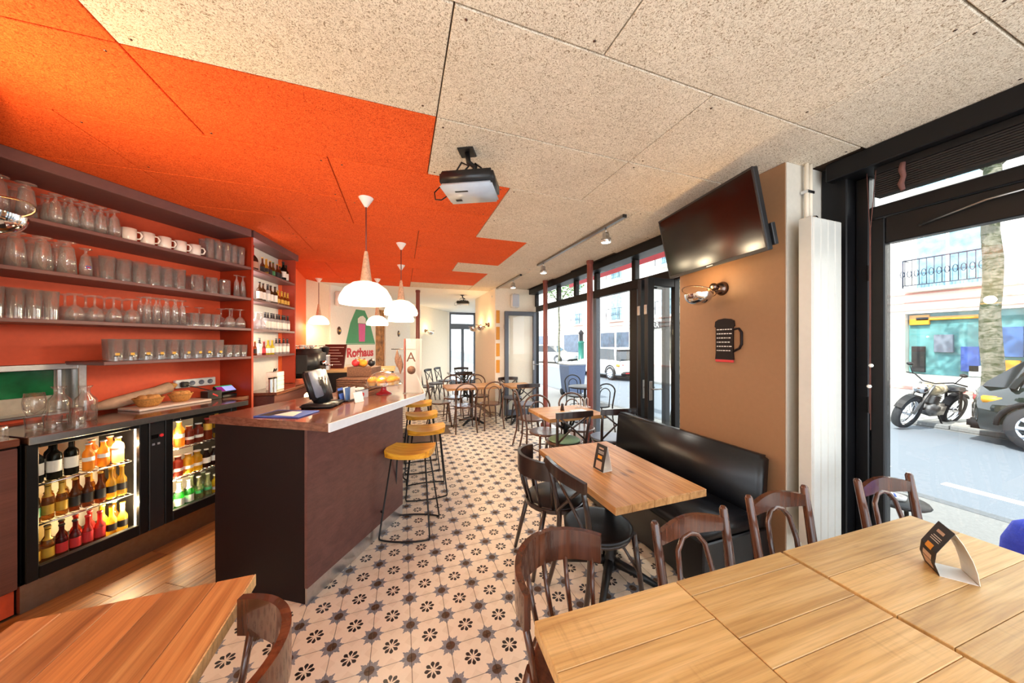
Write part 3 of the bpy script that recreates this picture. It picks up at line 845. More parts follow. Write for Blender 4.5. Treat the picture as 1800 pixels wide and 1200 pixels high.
def crow(keys, u0, u1, n, zi, ref, place, half, group, jit=0.004, scale=1.0):
    N = len(keys)
    for i, (k, lb) in enumerate(zip(keys, blabels(keys, ref, place, half))):
        u = u0 + (u1 - u0) * (i + 0.5) / N
        zz = 0.18 + SHZ[zi] + (0.0065 if zi else 0)
        bottle(k, W(n + random.uniform(-jit, jit), u, zz), lb, group, scale)
g1a, g1b = 1.18 + 0.045, 1.18 + 0.485
crow(['wine', 'wine', 'wine', 'juice', 'juice', 'orange'], g1a, g1b - 0.01, FN - 0.12, 2, 'cabinet', 'front row, top rack', ' by the cabinet', 'wine and juice bottles in cooler', scale=0.80)
crow(['wine', 'wine', 'spirit', 'orange', 'orange'], g1a, g1b, FN - 0.21, 2, 'cabinet', 'second row, top rack', ' by the cabinet', 'wine and juice bottles in cooler back row', scale=0.80)
crow(['lime', 'amber', 'amber', 'brown', 'brown', 'brown', 'yellow', 'yellow'], g1a, g1b, FN - 0.115, 1, 'cabinet', 'front row, middle rack', ' by the cabinet', 'beer bottles on middle rack', scale=0.96)
crow(['lime', 'amber', 'amber', 'brown', 'amber', 'brown', 'yellow'], g1a + 0.03, g1b, FN - 0.20, 1, 'cabinet', 'second row, middle rack', ' by the cabinet', 'beer bottles on middle rack back row', scale=0.96)
crow(['amber', 'amber', 'darkred', 'darkred', 'red', 'red', 'yellow', 'yellow'], g1a, g1b, FN - 0.115, 0, 'cabinet', 'front row, cooler floor', ' by the cabinet', 'amber and red bottles on cooler floor', scale=0.96)
crow(['amber', 'darkred', 'darkred', 'red', 'red', 'yellow', 'lime'], g1a + 0.02, g1b, FN - 0.195, 0, 'cabinet', 'second row, cooler floor', ' by the cabinet', 'amber and red bottles on cooler floor back row', scale=0.96)
g2a, g2b = 1.18 + 0.69, 1.18 + 1.11
crow(['syrup', 'juice', 'redtea', 'redtea', 'syrup', 'yellow'], g2a, g2b, FN - 0.12, 2, 'control panel', 'top rack', ' by the control panel', 'syrup and juice bottles in cooler', scale=0.95)
crow(['redtea', 'redtea', 'tea', 'tea', 'cola', 'cola'], g2a, g2b - 0.02, FN - 0.12, 1, 'control panel', 'middle rack', ' by the control panel', 'short bottles on middle rack')
crow(['green', 'green', 'green', 'clear', 'clear', 'tea'], g2a, g2b, FN - 0.12, 0, 'control panel', 'front row, cooler floor', ' by the control panel', 'green and clear bottles on cooler floor')
crow(['green', 'clear', 'clear', 'clear'], g2a + 0.03, g2b - 0.05, FN - 0.2, 0, 'control panel', 'second row, cooler floor', ' by the control panel', 'green and clear bottles on cooler floor back row')
# second stretch of the back bar, turned
def S2(s, d, z=0.0):      # s along the turned wall, d to the front
    p = P0 + D2 * s - N2 * d
    return (p.x, p.y, z)
A2Z = -R(8)
k2 = thing('cabinet', 'tall dark wood cabinet carrying the coffee machine', 'cabinet', S2(0, 0.0, 0), A2Z)
part('body', M['barfront'], k2, MB().bev(-0.13, 0.16, 0.12, 1.6, 0.06, 1.02, 0.004))
part('plinth', M['barend'], k2, MB().box(-0.13, 0.12, 0.12, 1.6, 0.011, 0.059))
part('top_slab', M['bartop'], k2, MB().bev(-0.13, 0.19, 0.10, 1.6, 1.021, 1.055, 0.004))
part('handle', M['chrome'], k2, MB().ball((0.175, 0.3, 0.85), 0.012, 8))
# ------------------------------------------------------------------ shelves
SN0, SN1 = -3.848, -3.42
SZ = [2.40, 2.075, 1.755, 1.46]
def shelf(u0, z, label):
    t = bt('shelf', label, 'shelf', SN1, u0, z)
    part('board', M['shelf'], t, MB().bev(SN0 - SN1, 0, 0, 2.654 - u0, -0.026, 0, 0.003))
    return t
for z, u0, l in zip(SZ, (0.6, 0.6, 0.6, 1.60), ('highest long shelf board carrying white mugs and upside-down glasses', 'second highest long shelf board carrying beer mugs and tall glasses', 'third highest long shelf board carrying goblets and tall glasses', 'short shelf board at the bottom carrying gold printed tumblers')):
    shelf(u0, z, l)
cn = bt('shelf_canopy', 'mauve brown top board closing the shelves under the orange ceiling', 'canopy', SN1, 0.6, 2.72)
part('board', M['shelf'], cn, MB().bev(SN0 - SN1, 0.0, 0, 2.058, 0, 0.078, 0.003))
cn2 = thing('shelf_canopy', 'short mauve brown top board above the bottle shelves', 'canopy', S2(0, 0, 2.72), A2Z)
part('board', M['shelf'], cn2, MB().prism([(-0.195, 0.125), (-0.195, 0.94), (-0.15, 0.96), (-0.15, 1.02), (0.02, 1.02), (0.012, 0.016)], 0, 0.078))
for z, l in zip(SZ, ('highest bottle shelf board with the round big bottle', 'second highest bottle shelf board with dark spirits', 'third highest bottle shelf board with matching labelled bottles', 'lowest bottle shelf board above the paper cups')):
    t = thing('shelf', l, 'shelf', S2(0, 0, z), A2Z)
    part('board', M['shelf'], t, MB().prism([(-0.195, 0.13), (-0.195, 0.955), (0.0, 0.955), (0.0, 0.016)], -0.024, 0))
struct(MB().box(-0.155, 0, 0.962, 0.985, 1.06, 2.719).build('trim_shelf_end', M['darkred'], None, S2(0, 0, 0), (0, 0, A2Z)))
# a lamp strip that lights the bottles from the wall corner
ls = thing('strip_lamp', 'slim upright strip lamp lighting the bottle shelves from the corner', 'lamp', S2(0.15, -0.17, 1.5), A2Z)
part('tube', emit('cool_strip', (1, 0.96, 0.92), 10), ls, MB().lathe([(0.0001, 0), (0.008, 0), (0.008, 0), (0.008, 1.2), (0.008, 1.2), (0.0001, 1.2)], 8))
for z in (1.62, 1.93, 2.25, 2.58):
    light('strip_light', 'POINT', 2.2, (1, 0.95, 0.9), (0.05, 0.02, z - 1.5), ls, 0.03)
def srow(keys, s0, s1, d, zi, place, group, scale=1.0):
    N = len(keys)
    for i, (k, lb) in enumerate(zip(keys, blabels(keys, 'divider', place, ''))):
        bottle(k, S2(s0 + (s1 - s0) * (i + 0.5) / N, d + random.uniform(-0.006, 0.006), SZ[zi] + 0.0), lb, group, scale)
srow(['roundbig'], 0.15, 0.27, -0.10, 0, 'highest bottle shelf', 'spirit bottles on highest shelf')
srow(['brown', 'yellow', 'brown', 'lime', 'brown', 'brown', 'wine', 'spirit'], 0.30, 0.93, -0.07, 0, 'highest bottle shelf', 'small bottles on highest shelf', 0.85)
srow(['spirit', 'spirit', 'whitespirit', 'spirit', 'spirit', 'amber', 'amber', 'amber', 'amber'], 0.22, 0.93, -0.06, 1, 'second highest bottle shelf', 'spirit bottles on second shelf', 0.80)
srow(['whitespirit'] * 9, 0.33, 0.93, -0.06, 2, 'third highest bottle shelf', 'white labelled bottles on third shelf', 0.75)
srow(['brown', 'whitespirit', 'red', 'yellowsp', 'yellowsp', 'whitespirit', 'whitespirit', 'whitespirit', 'whitespirit'], 0.12, 0.93, -0.06, 3, 'lowest bottle shelf', 'liqueur bottles on lowest shelf', 0.72)

# ------------------------------------------------------------------ glasses on the shelves
def glass_prof(kind):
    if kind == 'tumbler':
        h, r0, r1 = 0.17, 0.036, 0.042
        return [(0.0001, 0), (r0, 0), (r0, 0), (r1, h), (r1 - 0.002, h), (r0 - 0.003, 0.014), (0.0001, 0.014)]
    if kind == 'small':
        h, r0, r1 = 0.12, 0.029, 0.0335
        return [(0.0001, 0), (r0, 0), (r0, 0), (r1, h), (r1 - 0.002, h), (r0 - 0.003, 0.012), (0.0001, 0.012)]
    if kind == 'tall':
        return [(0.0001, 0), (0.028, 0), (0.028, 0), (0.029, 0.06), (0.034, 0.19), (0.032, 0.19), (0.026, 0.02), (0.0001, 0.018)]
    if kind == 'mugbody':
        return [(0.0001, 0), (0.042, 0), (0.042, 0), (0.043, 0.15), (0.040, 0.15), (0.038, 0.016), (0.0001, 0.016)]
    if kind == 'tulip':      # stands on its mouth: foot on top
        p = [(0.0001, 0), (0.030, 0.0), (0.030, 0.004), (0.007, 0.012), (0.007, 0.035), (0.023, 0.06), (0.032, 0.13), (0.029, 0.20), (0.027, 0.20), (0.030, 0.13), (0.020, 0.062), (0.0001, 0.05)]
        return [(r, 0.20 - z) for r, z in p]
    if kind == 'flute':
        p = [(0.0001, 0), (0.027, 0.0), (0.027, 0.004), (0.006, 0.01), (0.006, 0.04), (0.019, 0.07), (0.0275, 0.22), (0.0255, 0.22), (0.016, 0.075), (0.0001, 0.06)]
        return [(r, 0.22 - z) for r, z in p]
    if kind == 'goblet':
        p = [(0.0001, 0), (0.036, 0.0), (0.036, 0.004), (0.006, 0.012), (0.006, 0.075), (0.028, 0.095), (0.046, 0.14), (0.040, 0.19), (0.038, 0.19), (0.043, 0.14), (0.025, 0.098), (0.0001, 0.085)]
        return [(r, 0.19 - z) for r, z in p]
    if kind == 'big':
        p = [(0.0001, 0), (0.040, 0.0), (0.040, 0.006), (0.016, 0.014), (0.016, 0.022), (0.030, 0.04), (0.038, 0.12), (0.043, 0.22), (0.041, 0.22), (0.036, 0.12), (0.027, 0.044), (0.0001, 0.034)]
        return [(r, 0.22 - z) for r, z in p]
GP = {}
NAMES = {'tumbler': 'tumbler', 'small': 'small_tumbler', 'tall': 'tall_glass', 'mug': 'beer_mug', 'tulip': 'tulip_glass', 'flute': 'flute_glass', 'goblet': 'goblet', 'big': 'beer_glass'}
def glass(kind, loc, label, group, mark=None, rz=0.0):
    key = (kind, mark)
    if key not in GP:
        t = thing(NAMES[kind], label, 'glass', loc, rz, group)
        body = part('bowl', M['glass'], t, MB().lathe(glass_prof('mugbody' if kind == 'mug' else kind), 18))
        if kind == 'mug':
            part('handle', M['glass'], t, MB().tube([(0.041, 0, 0.13), (0.065, 0, 0.128), (0.08, 0, 0.105), (0.08, 0, 0.06), (0.068, 0, 0.034), (0.041, 0, 0.03)], 0.007, 6))
        if mark == 'gold':
            part('print', M['printgold'], t, MB().lathe([(0.0385, 0.045), (0.0392, 0.064)], 6, None, -0.28, 0.28))
            part('print', M['cardblack'], t, MB().lathe([(0.0380, 0.036), (0.0383, 0.044)], 6, None, -0.5, 0.5))
        if mark == 'blue':
            part('print', M['printblue'], t, MB().lathe([(0.0315, 0.055), (0.0325, 0.075)], 6, None, -0.4, 0.4))
            part('print', M['printred'], t, MB().lathe([(0.0322, 0.060), (0.0328, 0.068)], 6, None, -0.25, 0.25))
        GP[key] = t
        return t
    return dup(GP[key], loc, rz, label, group)
def grow(kind, u0, u1, cnt, n, z, noun, row, mark=None):
    sh = ('highest shelf', 'second highest shelf', 'third highest shelf', 'lowest shelf')[SZ.index(z)]
    for i in range(cnt):
        u = u0 + (u1 - u0) * (i + 0.5) / cnt
        rz = -PHI + random.uniform(-0.25, 0.25)
        if kind == 'mug':
            rz = -PHI - R(60) + random.uniform(-0.3, 0.3)
        lb = '%s %s from the wall lamp, %s row, %s' % (ORD[i], noun, row, sh) if cnt > 1 else '%s in %s row of %s' % (noun, row, sh)
        glass(kind, W(n + random.uniform(-0.006, 0.006), u, z), lb, '%s, %s row, %s' % (noun, row, sh), mark, rz)
S1, S2z, S3, S4 = SZ
for n0, c, rw in ((-3.47, 2, 'front'), (-3.58, 2, 'second')):
    grow('big', 1.14, 1.34, c, n0, S1, 'large upside-down beer glass', rw)
for n0, c, rw in ((-3.465, 5, 'front'), (-3.545, 5, 'second'), (-3.625, 4, 'third')):
    grow('tulip', 1.37, 1.71, c, n0, S1, 'upside-down tulip glass', rw)
mg = None
for i in range(5):
    u = 1.765 + i * 0.108
    l = '%s white mug from the wall lamp on the highest shelf' % ORD[i]
    if mg is None:
        mg = thing('mug', l, 'mug', W(-3.485, u, S1), -PHI + R(55), 'white mugs on highest shelf')
        part('cup', M['ceramic'], mg, MB().lathe([(0.0001, 0), (0.036, 0), (0.040, 0.004), (0.041, 0.10), (0.038, 0.10), (0.036, 0.008), (0.0001, 0.008)], 20))
        part('handle', M['ceramic'], mg, MB().tube([(0.039, 0, 0.08), (0.058, 0, 0.078), (0.068, 0, 0.055), (0.058, 0, 0.028), (0.039, 0, 0.024)], 0.006, 6))
    else:
        dup(mg, W(-3.485, u, S1), -PHI + R(55), l)
for n0, c, rw in ((-3.465, 5, 'front'), (-3.545, 5, 'second')):
    grow('tall', 2.27, 2.62, c, n0, S1, 'tall slim glass', rw)
# second shelf
for n0, c, rw in ((-3.47, 4, 'front'), (-3.575, 4, 'second')):
    grow('big', 1.10, 1.50, c, n0, S2z, 'large upside-down beer glass', rw)
grow('tulip', 1.50, 1.585, 1, -3.48, S2z, 'single blue printed tulip glass', 'front', 'blue')
for n0, c, rw in ((-3.472, 6, 'front'), (-3.575, 6, 'second')):
    grow('tumbler', 1.60, 2.12, c, n0, S2z, 'straight tumbler', rw)
for n0, c, rw in ((-3.475, 3, 'front'), (-3.61, 3, 'second')):
    grow('mug', 2.15, 2.50, c, n0, S2z, 'glass beer mug with handle', rw)
grow('flute', 2.52, 2.64, 2, -3.475, S2z, 'slim flute', 'front')
# third shelf
for n0, c, rw in ((-3.465, 4, 'front'), (-3.545, 4, 'second')):
    grow('tall', 1.14, 1.42, c, n0, S3, 'tall slim glass', rw)
for n0, c, rw in ((-3.475, 4, 'front'), (-3.58, 4, 'second')):
    grow('goblet', 1.44, 1.82, c, n0, S3, 'upside-down goblet', rw)
for n0, c, rw in ((-3.462, 5, 'front'), (-3.535, 5, 'second')):
    grow('flute', 1.83, 2.12, c, n0, S3, 'upside-down flute', rw)
for n0, c, rw in ((-3.467, 3, 'front'), (-3.55, 3, 'second')):
    grow('small', 2.14, 2.40, c, n0, S3, 'small straight tumbler', rw)
grow('goblet', 2.16, 2.40, 2, -3.66, S3, 'goblet behind small tumblers', 'third')
for n0, c, rw in ((-3.475, 2, 'front'), (-3.58, 2, 'second')):
    grow('goblet', 2.43, 2.63, c, n0, S3, 'goblet next to the divider', rw)
# lowest shelf
grow('tumbler', 1.64, 2.42, 9, -3.472, S4, 'gold printed tumbler', 'front', 'gold')
grow('tumbler', 1.66, 2.42, 9, -3.575, S4, 'plain straight tumbler', 'second')
for n0, rw in ((-3.465, 'front'), (-3.55, 'second')):
    grow('small', 2.43, 2.645, 3, n0, S4, 'small tumbler', rw)
for k in range(2):
    glass('goblet', S2(0.17 + 0.10 * k, -0.05, S3 + 0.0005), '%s goblet past the divider on the third highest bottle shelf' % ORD[k], 'goblets on bottle shelf', None, 0)
# ------------------------------------------------------------------ hatch in the bar wall
w3 = struct(MB().box(-3.998, -3.985, 0.75, 1.70, 1.07, 1.44).build('window_3', plain('hatch_back', srgb(206, 200, 186), 0.35, var=0.08), None, (0, 0, 0), (0, 0, -PHI)))
hf = MB().bev(-3.99, -3.835, 1.66, 1.705, 1.066, 1.445, 0.004).bev(-3.99, -3.835, 0.745, 1.66, 1.40, 1.445, 0.004).bev(-3.99, -3.835, 0.745, 1.66, 1.066, 1.085, 0.004)
hf.build('frame', M['steel'], w3)
MB().bev(-3.984, -3.975, 1.22, 1.60, 1.20, 1.395, 0.003).build('green_glow_panel', plain('green_glow_paint', srgb(20, 120, 70), 0.15, var=0.35, scale=9), w3)  # green glow inside the hatch, put into the colour of a flat panel
MB().bev(-3.984, -3.965, 1.61, 1.635, 1.09, 1.395, 0.003).build('rail', M['steel'], w3)
wt2 = bt('worktop', 'dark inner worktop strip beside the card terminal', 'worktop', -3.845, 2.43)
part('slab', M['bartop'], wt2, MB().bev(0, 0.40, 0, 0.222, 1.003, 1.044, 0.003))
ZC = 1.0445
# glasses and carafes
def cg(name, label, cat, n, u, prof, z=ZC, m='clearglass', group=None):
    t = bt(name, label, cat, n, u, z, group)
    part('bowl', M[m], t, MB().lathe(prof, 18))
    return t
TUM = [(0.0001, 0), (0.034, 0), (0.034, 0), (0.040, 0.085), (0.038, 0.085), (0.031, 0.012), (0.0001, 0.012)]
cg('tumbler', 'faceted tumbler under a second glass on the steel worktop', 'glass', -3.42, 1.30, TUM)
cg('wine_tumbler', 'rounded glass stacked on a faceted tumbler', 'glass', -3.42, 1.30, [(0.0001, 0), (0.026, 0), (0.026, 0), (0.044, 0.05), (0.047, 0.09), (0.040, 0.15), (0.038, 0.15), (0.044, 0.09), (0.040, 0.05), (0.0001, 0.014)], ZC + 0.086)
cg('tumbler', 'faceted tumbler between the stacked glasses and the clear carafe', 'glass', -3.33, 1.335, TUM)
cg('tumbler', 'faceted tumbler at the worktop edge before the carafes', 'glass', -3.31, 1.425, TUM)
cg('tumbler', 'slim upright glass at the worktop edge', 'glass', -3.27, 1.41, [(0.0001, 0), (0.028, 0), (0.028, 0), (0.030, 0.13), (0.028, 0.13), (0.025, 0.012), (0.0001, 0.012)])
CAR = [(0.0001, 0), (0.05, 0), (0.054, 0.01), (0.054, 0.11)] + [(0.054 + (0.002 if i % 2 else 0), 0.11 + i * 0.006) for i in range(6)] + [(0.05, 0.16), (0.03, 0.185), (0.022, 0.20), (0.022, 0.23), (0.036, 0.25), (0.034, 0.25), (0.020, 0.23), (0.020, 0.20), (0.046, 0.155), (0.050, 0.02), (0.0001, 0.012)]
cg('carafe', 'ribbed clear glass carafe in front of the painted green glow in the hatch', 'carafe', -3.60, 1.47, CAR)
c2 = cg('carafe', 'ribbed glass carafe with red print at the steel hatch frame', 'carafe', -3.46, 1.53, CAR)
part('print', M['printred'], c2, MB().lathe([(0.0552, 0.05), (0.0552, 0.10)], 5, None, -2.3, -1.5))
bj = bt('jug', 'blue plastic jug at the end of the back counter', 'jug', -3.62, 1.11, ZC)
part('body', M['bluegrey'], bj, MB().lathe([(0.0001, 0), (0.035, 0), (0.04, 0.02), (0.052, 0.12), (0.06, 0.13), (0.05, 0.12), (0.036, 0.02), (0.0001, 0.012)], 16))
part('handle', M['bluegrey'], bj, MB().tube([(0.05, 0, 0.11), (0.085, 0, 0.10), (0.08, 0, 0.05), (0.042, 0, 0.03)], 0.006, 6))
for i, (n, u, m) in enumerate(((-3.30, 1.085, 'ceramic'), (-3.27, 1.135, 'glass'))):
    t = bt('shaker', ('white salt shaker with steel cap on the cabinet top', 'clear pepper shaker with steel cap on the cabinet top')[i], 'shaker', n, u, ZC)
    part('body', M[m], t, MB().lathe([(0.0001, 0), (0.02, 0), (0.02, 0), (0.018, 0.055)], 12))
    part('cap', M['steel'], t, MB().lathe([(0.019, 0.055), (0.019, 0.07), (0.012, 0.078), (0.0001, 0.079)], 12))
# bread, baskets, board
bd = bt('bread_board', 'pale slab board under the bread baskets', 'board', -3.60, 2.06, ZC)
part('slab', M['marble'], bd, MB().bev(-0.13, 0.12, -0.24, 0.27, 0, 0.02, 0.004))
bg_ = bt('baguette_bag', 'brown paper bag of baguettes lying against the orange wall', 'bag', -3.76, 1.89, ZC)
pts = [(0.03, -0.20, 0.05), (0.02, -0.1, 0.06), (0.0, 0.05, 0.085), (-0.02, 0.2, 0.115), (-0.035, 0.30, 0.14)]
part('paper_sleeve', plain('brown_paper', srgb(196, 164, 140), 0.7, var=0.12, bump=0.4, scale=25), bg_, MB().tube(pts, [0.028, 0.046, 0.05, 0.044, 0.05], 10))
part('baguette', M['bread'], bg_, MB().tube([(-0.033, 0.29, 0.138), (-0.04, 0.33, 0.15), (-0.045, 0.36, 0.157)], [0.03, 0.028, 0.012], 10))
def basket(n, u, r, label):
    t = bt('bread_basket', label, 'basket', n, u, ZC + 0.0205)
    part('bowl', M['wicker'], t, MB().lathe([(0.0001, 0), (r * 0.6, 0), (r * 0.8, 0.02), (r * 0.97, 0.055), (r, 0.07), (r * 0.94, 0.07), (r * 0.75, 0.025), (0.0001, 0.012)], 20))
    part('rim', M['wicker'], t, MB().tube([(r * math.cos(a), r * math.sin(a), 0.07) for a in [2 * PI * k / 18 for k in range(18)]], 0.007, 6, True))
    rolls = MB()
    for k in range(5):
        a = k * 1.26; rolls = MB().ball((r * 0.45 * math.cos(a), r * 0.45 * math.sin(a), 0.07), 0.034, 8, None, 0.8)
        part('bread_roll', M['bread'], t, rolls)
basket(-3.58, 1.93, 0.088, 'round wicker bread basket nearer to the carafes')
basket(-3.60, 2.16, 0.078, 'round wicker bread basket next to the black caddy box')
bx = bt('caddy_box', 'small black caddy box with red slash mark', 'box', -3.58, 2.392, ZC)
part('box', M['greyplastic'] if 0 else M['blackplastic'], bx, MB().bev(-0.05, 0.05, -0.06, 0.06, 0, 0.085, 0.003))
part('mark', M['printred'], bx, MB().prism([(-0.02, -0.02), (-0.008, -0.025), (0.02, 0.02), (0.008, 0.025)], 0, 0.001, Matrix.Translation((0.051, 0.0, 0.045)) @ Matrix.Rotation(R(90), 4, 'Y')))
ps = bt('socket_strip', 'white four way wall socket strip with black plug', 'socket', -3.849, 2.42, 1.20)
part('housing', M['whiteplastic'], ps, MB().bev(0, 0.035, -0.17, 0.17, -0.04, 0.04, 0.005))
for k in range(4):
    part('socket', M['greyplastic'], ps, MB().lathe([(0.024, 0.0005), (0.024, 0.004), (0.02, 0.004), (0.019, 0.001), (0.0001, 0.001)], 14, Matrix.Translation((0.0352, -0.115 + 0.077 * k, 0)) @ Matrix.Rotation(R(90), 4, 'Y')))
part('plug', M['blackplastic'], ps, MB().bev(0.04, 0.085, -0.145, -0.09, -0.03, 0.02, 0.008).tube([(0.08, -0.12, -0.01), (0.11, -0.05, -0.04), (0.10, 0.1, -0.10), (0.12, 0.18, -0.13)], 0.005, 6))
ct = bt('card_terminal', 'black payment terminal with lit colour screen on the inner worktop', 'terminal', -3.62, 2.54, ZC)
part('base', M['blackplastic'], ct, MB().bev(-0.06, 0.07, -0.07, 0.07, 0, 0.03, 0.006))
Mt = Matrix.Translation((0.0, 0, 0.075)) @ Matrix.Rotation(R(35), 4, 'Y')
part('body', M['blackplastic'], ct, MB().bev(-0.05, 0.05, -0.085, 0.085, -0.015, 0.015, 0.005, Mt).bev(-0.015, 0.0, -0.03, 0.03, -0.06, -0.014, 0.003, Mt))
part('screen', emit('terminal_screen', srgb(150, 160, 230), 0.9), ct, MB().box(-0.03, 0.043, -0.02, 0.078, 0.0155, 0.0165, Mt))
part('screen_bar', emit('terminal_green', srgb(30, 150, 90), 0.8), ct, MB().box(-0.043, -0.031, -0.078, 0.078, 0.0155, 0.0165, Mt))
part('screen_panel', emit('terminal_violet', srgb(120, 30, 110), 0.8), ct, MB().box(-0.03, 0.043, -0.078, -0.021, 0.0155, 0.0165, Mt))
# coffee corner on the turned cabinet
def t2(name, label, cat, s, d, z=1.0555, rz=0.0):
    return thing(name, label, cat, S2(s, d, z), A2Z + rz)
cm = t2('coffee_machine', 'black espresso machine with cups on top on the dark wood cabinet', 'coffee machine', 1.29, 0.02)
part('body', M['blackplastic'], cm, MB().bev(-0.13, 0.17, -0.29, 0.29, 0.05, 0.46, 0.06, None, 3))
part('feet', M['chrome'], cm, MB().lathe([(0.0001, 0), (0.02, 0), (0.02, 0.06), (0.0001, 0.06)], 8, Matrix.Translation((-0.1, -0.25, 0))).lathe([(0.0001, 0), (0.02, 0), (0.02, 0.06), (0.0001, 0.06)], 8, Matrix.Translation((0.12, -0.25, 0))).lathe([(0.0001, 0), (0.02, 0), (0.02, 0.06), (0.0001, 0.06)], 8, Matrix.Translation((0.12, 0.27, 0))))
part('top_rail', M['chrome'], cm, MB().tube([(-0.09, -0.24, 0.50), (0.14, -0.24, 0.50), (0.14, 0.24, 0.50), (-0.09, 0.24, 0.50)], 0.006, 6, True))
part('side_panel', M['blackplastic'], cm, MB().bev(-0.08, 0.12, -0.302, -0.291, 0.12, 0.38, 0.004))
part('group_head', M['chrome'], cm, MB().lathe([(0.0001, -0.05), (0.035, -0.05), (0.035, 0.02), (0.0001, 0.02)], 12, Matrix.Translation((0.20, 0.05, 0.26))).tube([(0.2, 0.05, 0.22), (0.32, 0.05, 0.21)], 0.012, 8))
for k in range(5):
    cgk = thing('coffee_cup', '%s small white espresso cup from the shelf end on the espresso machine' % ORD[k], 'cup', S2(1.11 + k * 0.085, 0.02 + 0.03 * (k % 2), 1.0555 + 0.461), 0, 'cups on the espresso machine')
    part('bowl', M['ceramic'], cgk, MB().lathe([(0.0001, 0), (0.022, 0), (0.034, 0.03), (0.036, 0.055), (0.034, 0.055), (0.031, 0.03), (0.0001, 0.006)], 12))
    part('handle', M['ceramic'], cgk, MB().tube([(0.034, 0, 0.045), (0.05, 0, 0.04), (0.045, 0, 0.02), (0.032, 0, 0.018)], 0.004, 5))
gr = thing('coffee_grinder', 'steel coffee grinder with dark hopper beyond the espresso machine', 'grinder', (-1.17, 5.83, 1.1662))
part('body', M['steel'], gr, MB().lathe([(0.0001, 0), (0.085, 0), (0.085, 0), (0.08, 0.22), (0.085, 0.24), (0.0001, 0.24)], 16))
part('hopper', M['blackplastic'], gr, MB().lathe([(0.04, 0.24), (0.05, 0.25), (0.075, 0.36), (0.075, 0.36), (0.02, 0.385), (0.0001, 0.385)], 16))
for k, (s, d, l) in enumerate(((0.36, 0.05, 'stack of white takeaway boxes on the wood cabinet'),)):
    t = t2('takeaway_boxes', l, 'boxes', s, d)
    for q in range(4):
        part('box', M['paper'], t, MB().bev(-0.06, 0.06, -0.075, 0.075, q * 0.052, q * 0.052 + 0.05, 0.004))
    part('bow', M['blackplastic'], t, MB().tube([(0, -0.03, 0.21), (0.0, -0.015, 0.24), (0, 0.01, 0.215), (0, 0.03, 0.24)], 0.008, 6))
for k in range(2):
    t = t2('canister', ('slim steel canister nearest the divider', 'slim steel canister between the other canister and the takeaway boxes')[k], 'canister', 0.165 + 0.06 * (k % 2), 0.10 + 0.01 * k)
    t['group'] = 'steel canisters'
    part('body', M['steel'], t, MB().lathe([(0.0001, 0), (0.022, 0), (0.022, 0), (0.022, 0.14)], 12))
    part('lid', M['blackplastic'], t, MB().lathe([(0.024, 0.14), (0.024, 0.155), (0.0001, 0.158)], 12))
# framed notice on the orange wall
fr = thing('framed_notice', 'small brown framed notice on the orange wall', 'frame', (-1.545, 5.62, 1.40), R(-85) + R(90))
part('frame', M['darkred'], fr, MB().bev(0, 0.02, -0.20, 0.20, -0.16, 0.17, 0.004))
part('sheet', M['pinkprint'], fr, MB().box(0.0205, 0.022, -0.15, 0.15, -0.12, 0.13))
textmesh('lettering', 'MENU', 0.06, M['barend'], fr, (0.0225, 0, 0.05), (R(90), 0, R(90)), 0.0005) if 0 else None
# counter behind the bar, back end
sk = thing('counter_unit', 'dark counter with tan wooden top and small tap behind the bar', 'counter', (-0.58, 6.05, 0))
part('body', M['barend'], sk, MB().bev(-0.70, 0.45, -0.3, 0.3, 0.001, 1.12, 0.005))
part('top', M['wood_edge'], sk, MB().bev(-0.72, 0.48, -0.33, 0.34, 1.121, 1.165, 0.004))
part('tap', M['chrome'], sk, MB().tube([(-0.1, -0.05, 1.165), (-0.1, -0.05, 1.36), (-0.1, -0.08, 1.40), (-0.1, -0.16, 1.40), (-0.1, -0.18, 1.36)], 0.012, 8))
mb_ = thing('menu_board', 'tilted dark red menu board behind the coffee machine', 'board', (-1.10, 6.10, 1.1665), R(-20))
part('panel', plain('maroon_board', srgb(74, 26, 28), 0.4, var=0.1), mb_, MB().bev(-0.19, 0.19, -0.01, 0.01, 0.0, 0.42, 0.004, Matrix.Rotation(R(-14), 4, 'X')))
for k in range(7):
    part('text_line', M['printwhite'], mb_, MB().box(-0.15, 0.15 - 0.04 * (k % 3), -0.0125, -0.0115, 0.06 + k * 0.05, 0.068 + k * 0.05, Matrix.Rotation(R(-14), 4, 'X')))
# low work counter lit yellow inside the bar
ub = thing('underbar_unit', 'steel underbar worktop with warm lamp inside the bar', 'worktop', (-1.05, 4.35, 0))
part('body', M['steeldark'], ub, MB().bev(-0.12, 0.28, -0.4, 0.5, 0.011, 0.92, 0.005))
part('lamp', emit('underbar_lamp', (1.0, 0.75, 0.35), 30), ub, MB().ball((0.05, -0.2, 1.0), 0.035, 8))
light('underbar_light', 'POINT', 6, (1, 0.72, 0.35), (0.05, -0.2, 1.1), ub, 0.04)
part('lamp_stand', M['blackmetal'], ub, MB().tube([(0.05, -0.2, 0.92), (0.05, -0.2, 0.97)], 0.01, 6))

